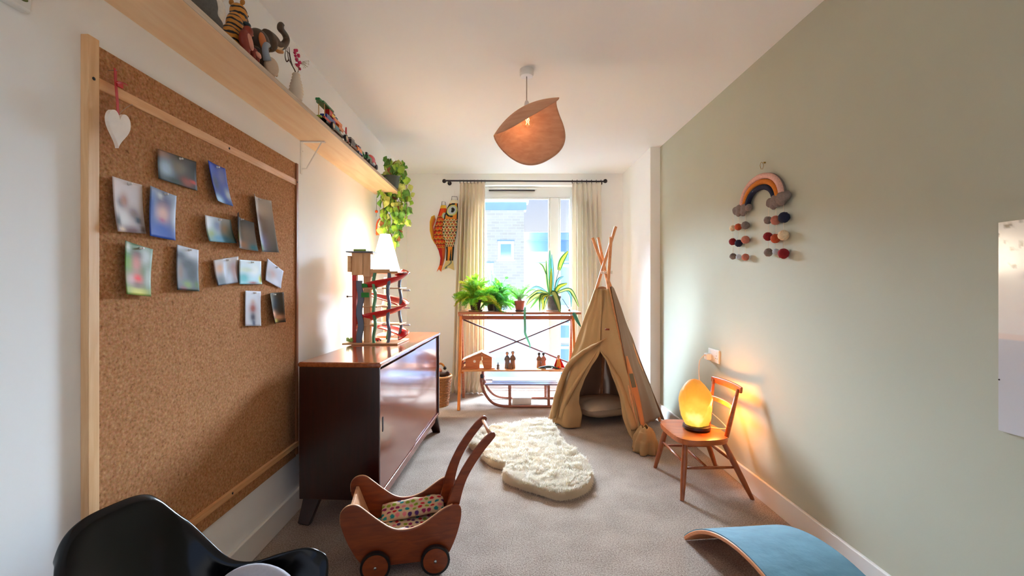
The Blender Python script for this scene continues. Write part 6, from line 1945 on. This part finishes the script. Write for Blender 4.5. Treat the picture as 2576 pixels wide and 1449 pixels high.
# curved push handles
hpts = [(.050, .150), (.066, .205), (.078, .262), (.098, .325), (.126, .385), (.165, .445), (.205, .495), (.238, .528)]
for n0 in (.030, .268):
    cp = [(p.x, p.y) for p in catmull([(a, z, 0) for a, z in hpts], 5)]
    Lh, Rh = [], []
    for i, (a, z) in enumerate(cp):
        j0, j1 = cp[max(0, i - 1)], cp[min(len(cp) - 1, i + 1)]
        tx, tz = j1[0] - j0[0], j1[1] - j0[1]; l = math.hypot(tx, tz); nx, nz_ = -tz / l, tx / l
        w = interp([(0, .026), (.3, .024), (.5, .019), (.9, .017), (1, .014)], i / (len(cp) - 1))
        Lh.append((a + nx * w, z + nz_ * w)); Rh.append((a - nx * w, z - nz_ * w))
    ea, ez_ = cp[-1]; tip = []
    tx, tz = cp[-1][0] - cp[-2][0], cp[-1][1] - cp[-2][1]; th0 = math.atan2(tz, tx)
    for k in range(1, 6):
        an = th0 + PI / 2 - PI * k / 6; tip.append((ea + .014 * math.cos(an), ez_ + .014 * math.sin(an)))
    MB().prism(Lh + tip + Rh[::-1], n0, n0 + .016, lambda a, z, n: pm(a, z, n)).build('handle_arm', M_pram, pram, bevel=.003)
MB().tube([pm(.234, .522, .034), pm(.234, .522, .282)], .008, 12).build('push_bar', M_prame, pram, smooth=True)
for a in (0.0, -.2317):
    MB().tube([pm(a, .058, -.008), pm(a, .058, .324)], .006, 8).build('axle', M_steel, pram)
    for n0, s in ((-.018, -1), (.310, 1)):
        RW = Matrix.Rotation(al, 3, 'Z') @ Matrix.Rotation(-PI / 2, 3, 'X')
        w = MB().lathe([(.0, 0), (.048, 0), (.050, .003), (.050, .017), (.048, .020), (.0, .020)], pm(a, .058, n0), 32, RW).build('wheel', M_pram, pram, smooth=True, ang=40)
        MB().lathe([(.0502, .002), (.0575, .001), (.0580, .010), (.0575, .019), (.0502, .018)], pm(a, .058, n0), 32, RW).build('tyre', M_black, w, smooth=True, ang=60)
        z0 = -.004 if s < 0 else .020
        MB().lathe([(.0, z0), (.0055, z0), (.0062, z0 + .002), (.0055, z0 + .004), (.0, z0 + .004)], pm(a, .058, n0), 14, RW).build('hub_cap', M_steel, w, smooth=True)
# spotted bedding
PAL = [c3(206, 30, 50), c3(140, 170, 40), c3(30, 150, 150), c3(80, 40, 110), c3(226, 170, 40), c3(150, 30, 90), c3(230, 130, 140)]
def dots(u, v, W, H, k, base):
    s = .030
    best = None
    x, y = u * W / s, v * H / s
    i0, j0 = math.floor(x), math.floor(y)
    for i in range(i0 - 1, i0 + 2):
        for j in range(j0 - 1, j0 + 2):
            hsh = (i * 73856093 ^ j * 19349663 ^ k * 83492791) & 1023
            cx_ = i + .5 + .32 * (((hsh >> 2) % 17) / 17 - .5) + (.5 if j % 2 else 0); cy_ = j + .5 + .3 * ((hsh % 13) / 13 - .5)
            if math.hypot(x - cx_, y - cy_) < .34: return PAL[hsh % 7]
    return base
M_dots = vcol_mat('spotted_cotton', .9)
def slab(name, a0_, a1_, n0, n1, z0, puff, W, H, k, base, slope=0.0, th=.02):
    def fn(u, v):
        a, n = lerp(a0_, a1_, u), lerp(n0, n1, v)
        e_ = max(0, (1 - abs(2 * u - 1) ** 4) * (1 - abs(2 * v - 1) ** 4)) ** .5
        z = z0 + slope * u + puff * e_ + .005 * mnoise.noise(Vector((u * 6, v * 6, k)))
        return pm(a, z, n), dots(u, v, W, H, k, base)
    o = MB().grid(fn, 90, 70).build(name, M_dots, bed_, smooth=True, solid=th, off=-1)
    return o
bed_ = thing('mattress', pm(-.11, .063, .158), 'spotted mattress lying in the doll pram', 'bedding')
slab('cover', -.250, .035, .030, .286, .100, .010, .34, .26, 3, c3(226, 206, 176), 0, .045)
bed_ = thing('doll_pillow', pm(.0, .13, .158), 'spotted pillow standing along the far side in the doll pram', 'bedding')
def pil(u, v):
    a = lerp(-.225, .045, u); e_ = max(0, (1 - abs(2 * u - 1) ** 4) * (1 - abs(2 * v - 1) ** 4)) ** .5
    n = lerp(.222, .284, v) - .010 * e_; z = lerp(.112, .158, v) + .025 * u + .016 * e_ + .006 * mnoise.noise(Vector((u * 7, v * 3, 2)))
    return pm(a, z, n), dots(u, v, .29, .14, 7, c3(220, 196, 160))
MB().grid(pil, 90, 36).build('cover', M_dots, bed_, smooth=True, solid=.004, off=-1)
bed_ = thing('doll_blanket', pm(-.09, .13, .1), 'paler spotted blanket along the near side in the doll pram', 'bedding')
slab('cloth', -.215, -.07, .034, .120, .118, .010, .16, .10, 11, c3(240, 232, 224), .0, .008)
slab('folded_end', -.062, .036, .034, .135, .118, .012, .12, .11, 19, c3(246, 240, 238), .012, .008)

# ================================================================ BLACK SHELL CHAIR
M_shell = mat('black_fibreglass', rgb(6, 6, 8), .18, coat=.0, spec=.32)
sh_c = Vector((-.935, 1.068, 0)); sh_a = math.radians(-15.5)
Rsh = Matrix.Rotation(sh_a, 3, 'Z')
shc = thing('shell_armchair', sh_c + Rsh @ Vector((.28, 0, 0)), 'black moulded shell armchair in the lower left corner', 'armchair')
spine = [(.000, .625), (.018, .560), (.045, .490), (.072, .420), (.100, .355), (.140, .300), (.190, .272), (.240, .262), (.300, .268), (.355, .276), (.392, .268)]
halfw = [.112, .136, .146, .156, .178, .220, .262, .282, .285, .268, .235]
edx = [.008, .030, .060, .095, .120, .135, .128, .108, .078, .034, .0]
edz = [-.012, -.010, -.006, .014, .066, .130, .156, .150, .124, .060, .004]
def col_(tab, s):
    k = s * (len(tab) - 1); i = min(len(tab) - 2, int(k)); f = k - i
    p = [tab[max(0, i - 1)], tab[i], tab[i + 1], tab[min(len(tab) - 1, i + 2)]]
    return .5 * (2 * p[1] + (p[2] - p[0]) * f + (2 * p[0] - 5 * p[1] + 4 * p[2] - p[3]) * f * f + (3 * p[1] - p[0] - 3 * p[2] + p[3]) * f ** 3)
def shell_pt(u, v):
    t = 2 * u - 1; s = v
    x, z = col_([q[0] for q in spine], s), col_([q[1] for q in spine], s)
    w, dx, dz = col_(halfw, s), col_(edx, s), col_(edz, s)
    at_ = abs(t)
    y = w * (t * (1.0) if at_ < .6 else math.copysign(.6 + (at_ - .6) * (1 - .25 * ((at_ - .6) / .4)), t)) / .9
    e_ = at_ ** 2.6
    p = Vector((x + dx * e_, y, z + dz * e_ ))
    # rounded top corners and a rolled lip
    if s < .30: p.z -= .060 * (at_ ** 4) * (1 - s / .30) ** 2
    lip = max(0, (at_ - .94) / .06) * min(1, s / .18) * min(1, (1 - s) / .3)
    if lip > 0:
        p.y += math.copysign(.010 * lip, t); p.z -= .004 * lip
    lt = max(0, (.03 - s) / .03)
    p.x -= .010 * lt
    return sh_c + Rsh @ p
MB().grid(shell_pt, 60, 90).build('shell', M_shell, shc, smooth=True, solid=.007, off=1, sub=1)
for ax, ay in ((.13, -.15), (.13, .15), (.36, -.15), (.36, .15)):
    tp_ = sh_c + Rsh @ Vector((ax, ay * .8, .27)); ft = sh_c + Rsh @ Vector((.25 + (ax - .25) * 1.75, ay * 1.25, 0))
    MB().tube([tp_, ft], [.012, .010], 10).build('leg', M_steel, shc, smooth=True)
# round pale cushion leaning on the far arm
cc_ = Vector((-.612, 1.085, .364))
rcu = thing('round_cushion', Vector((-.625, 1.105, .30)), 'pale grey round cushion in the black shell armchair', 'cushion')
Mr = Matrix.Rotation(-.12, 3, 'Z') @ Matrix.Rotation(math.radians(68), 3, 'X')
MB().lathe([(.0, -.030), (.06, -.029), (.10, -.022), (.122, -.008), (.125, 0), (.122, .008), (.10, .022), (.06, .029), (.0, .030)], cc_, 40, Mr, None, .78).build('cover', mat('pale_grey_cotton', rgb(186, 184, 192), .9, var=.04, scale=150, bump=.15), rcu, smooth=True)
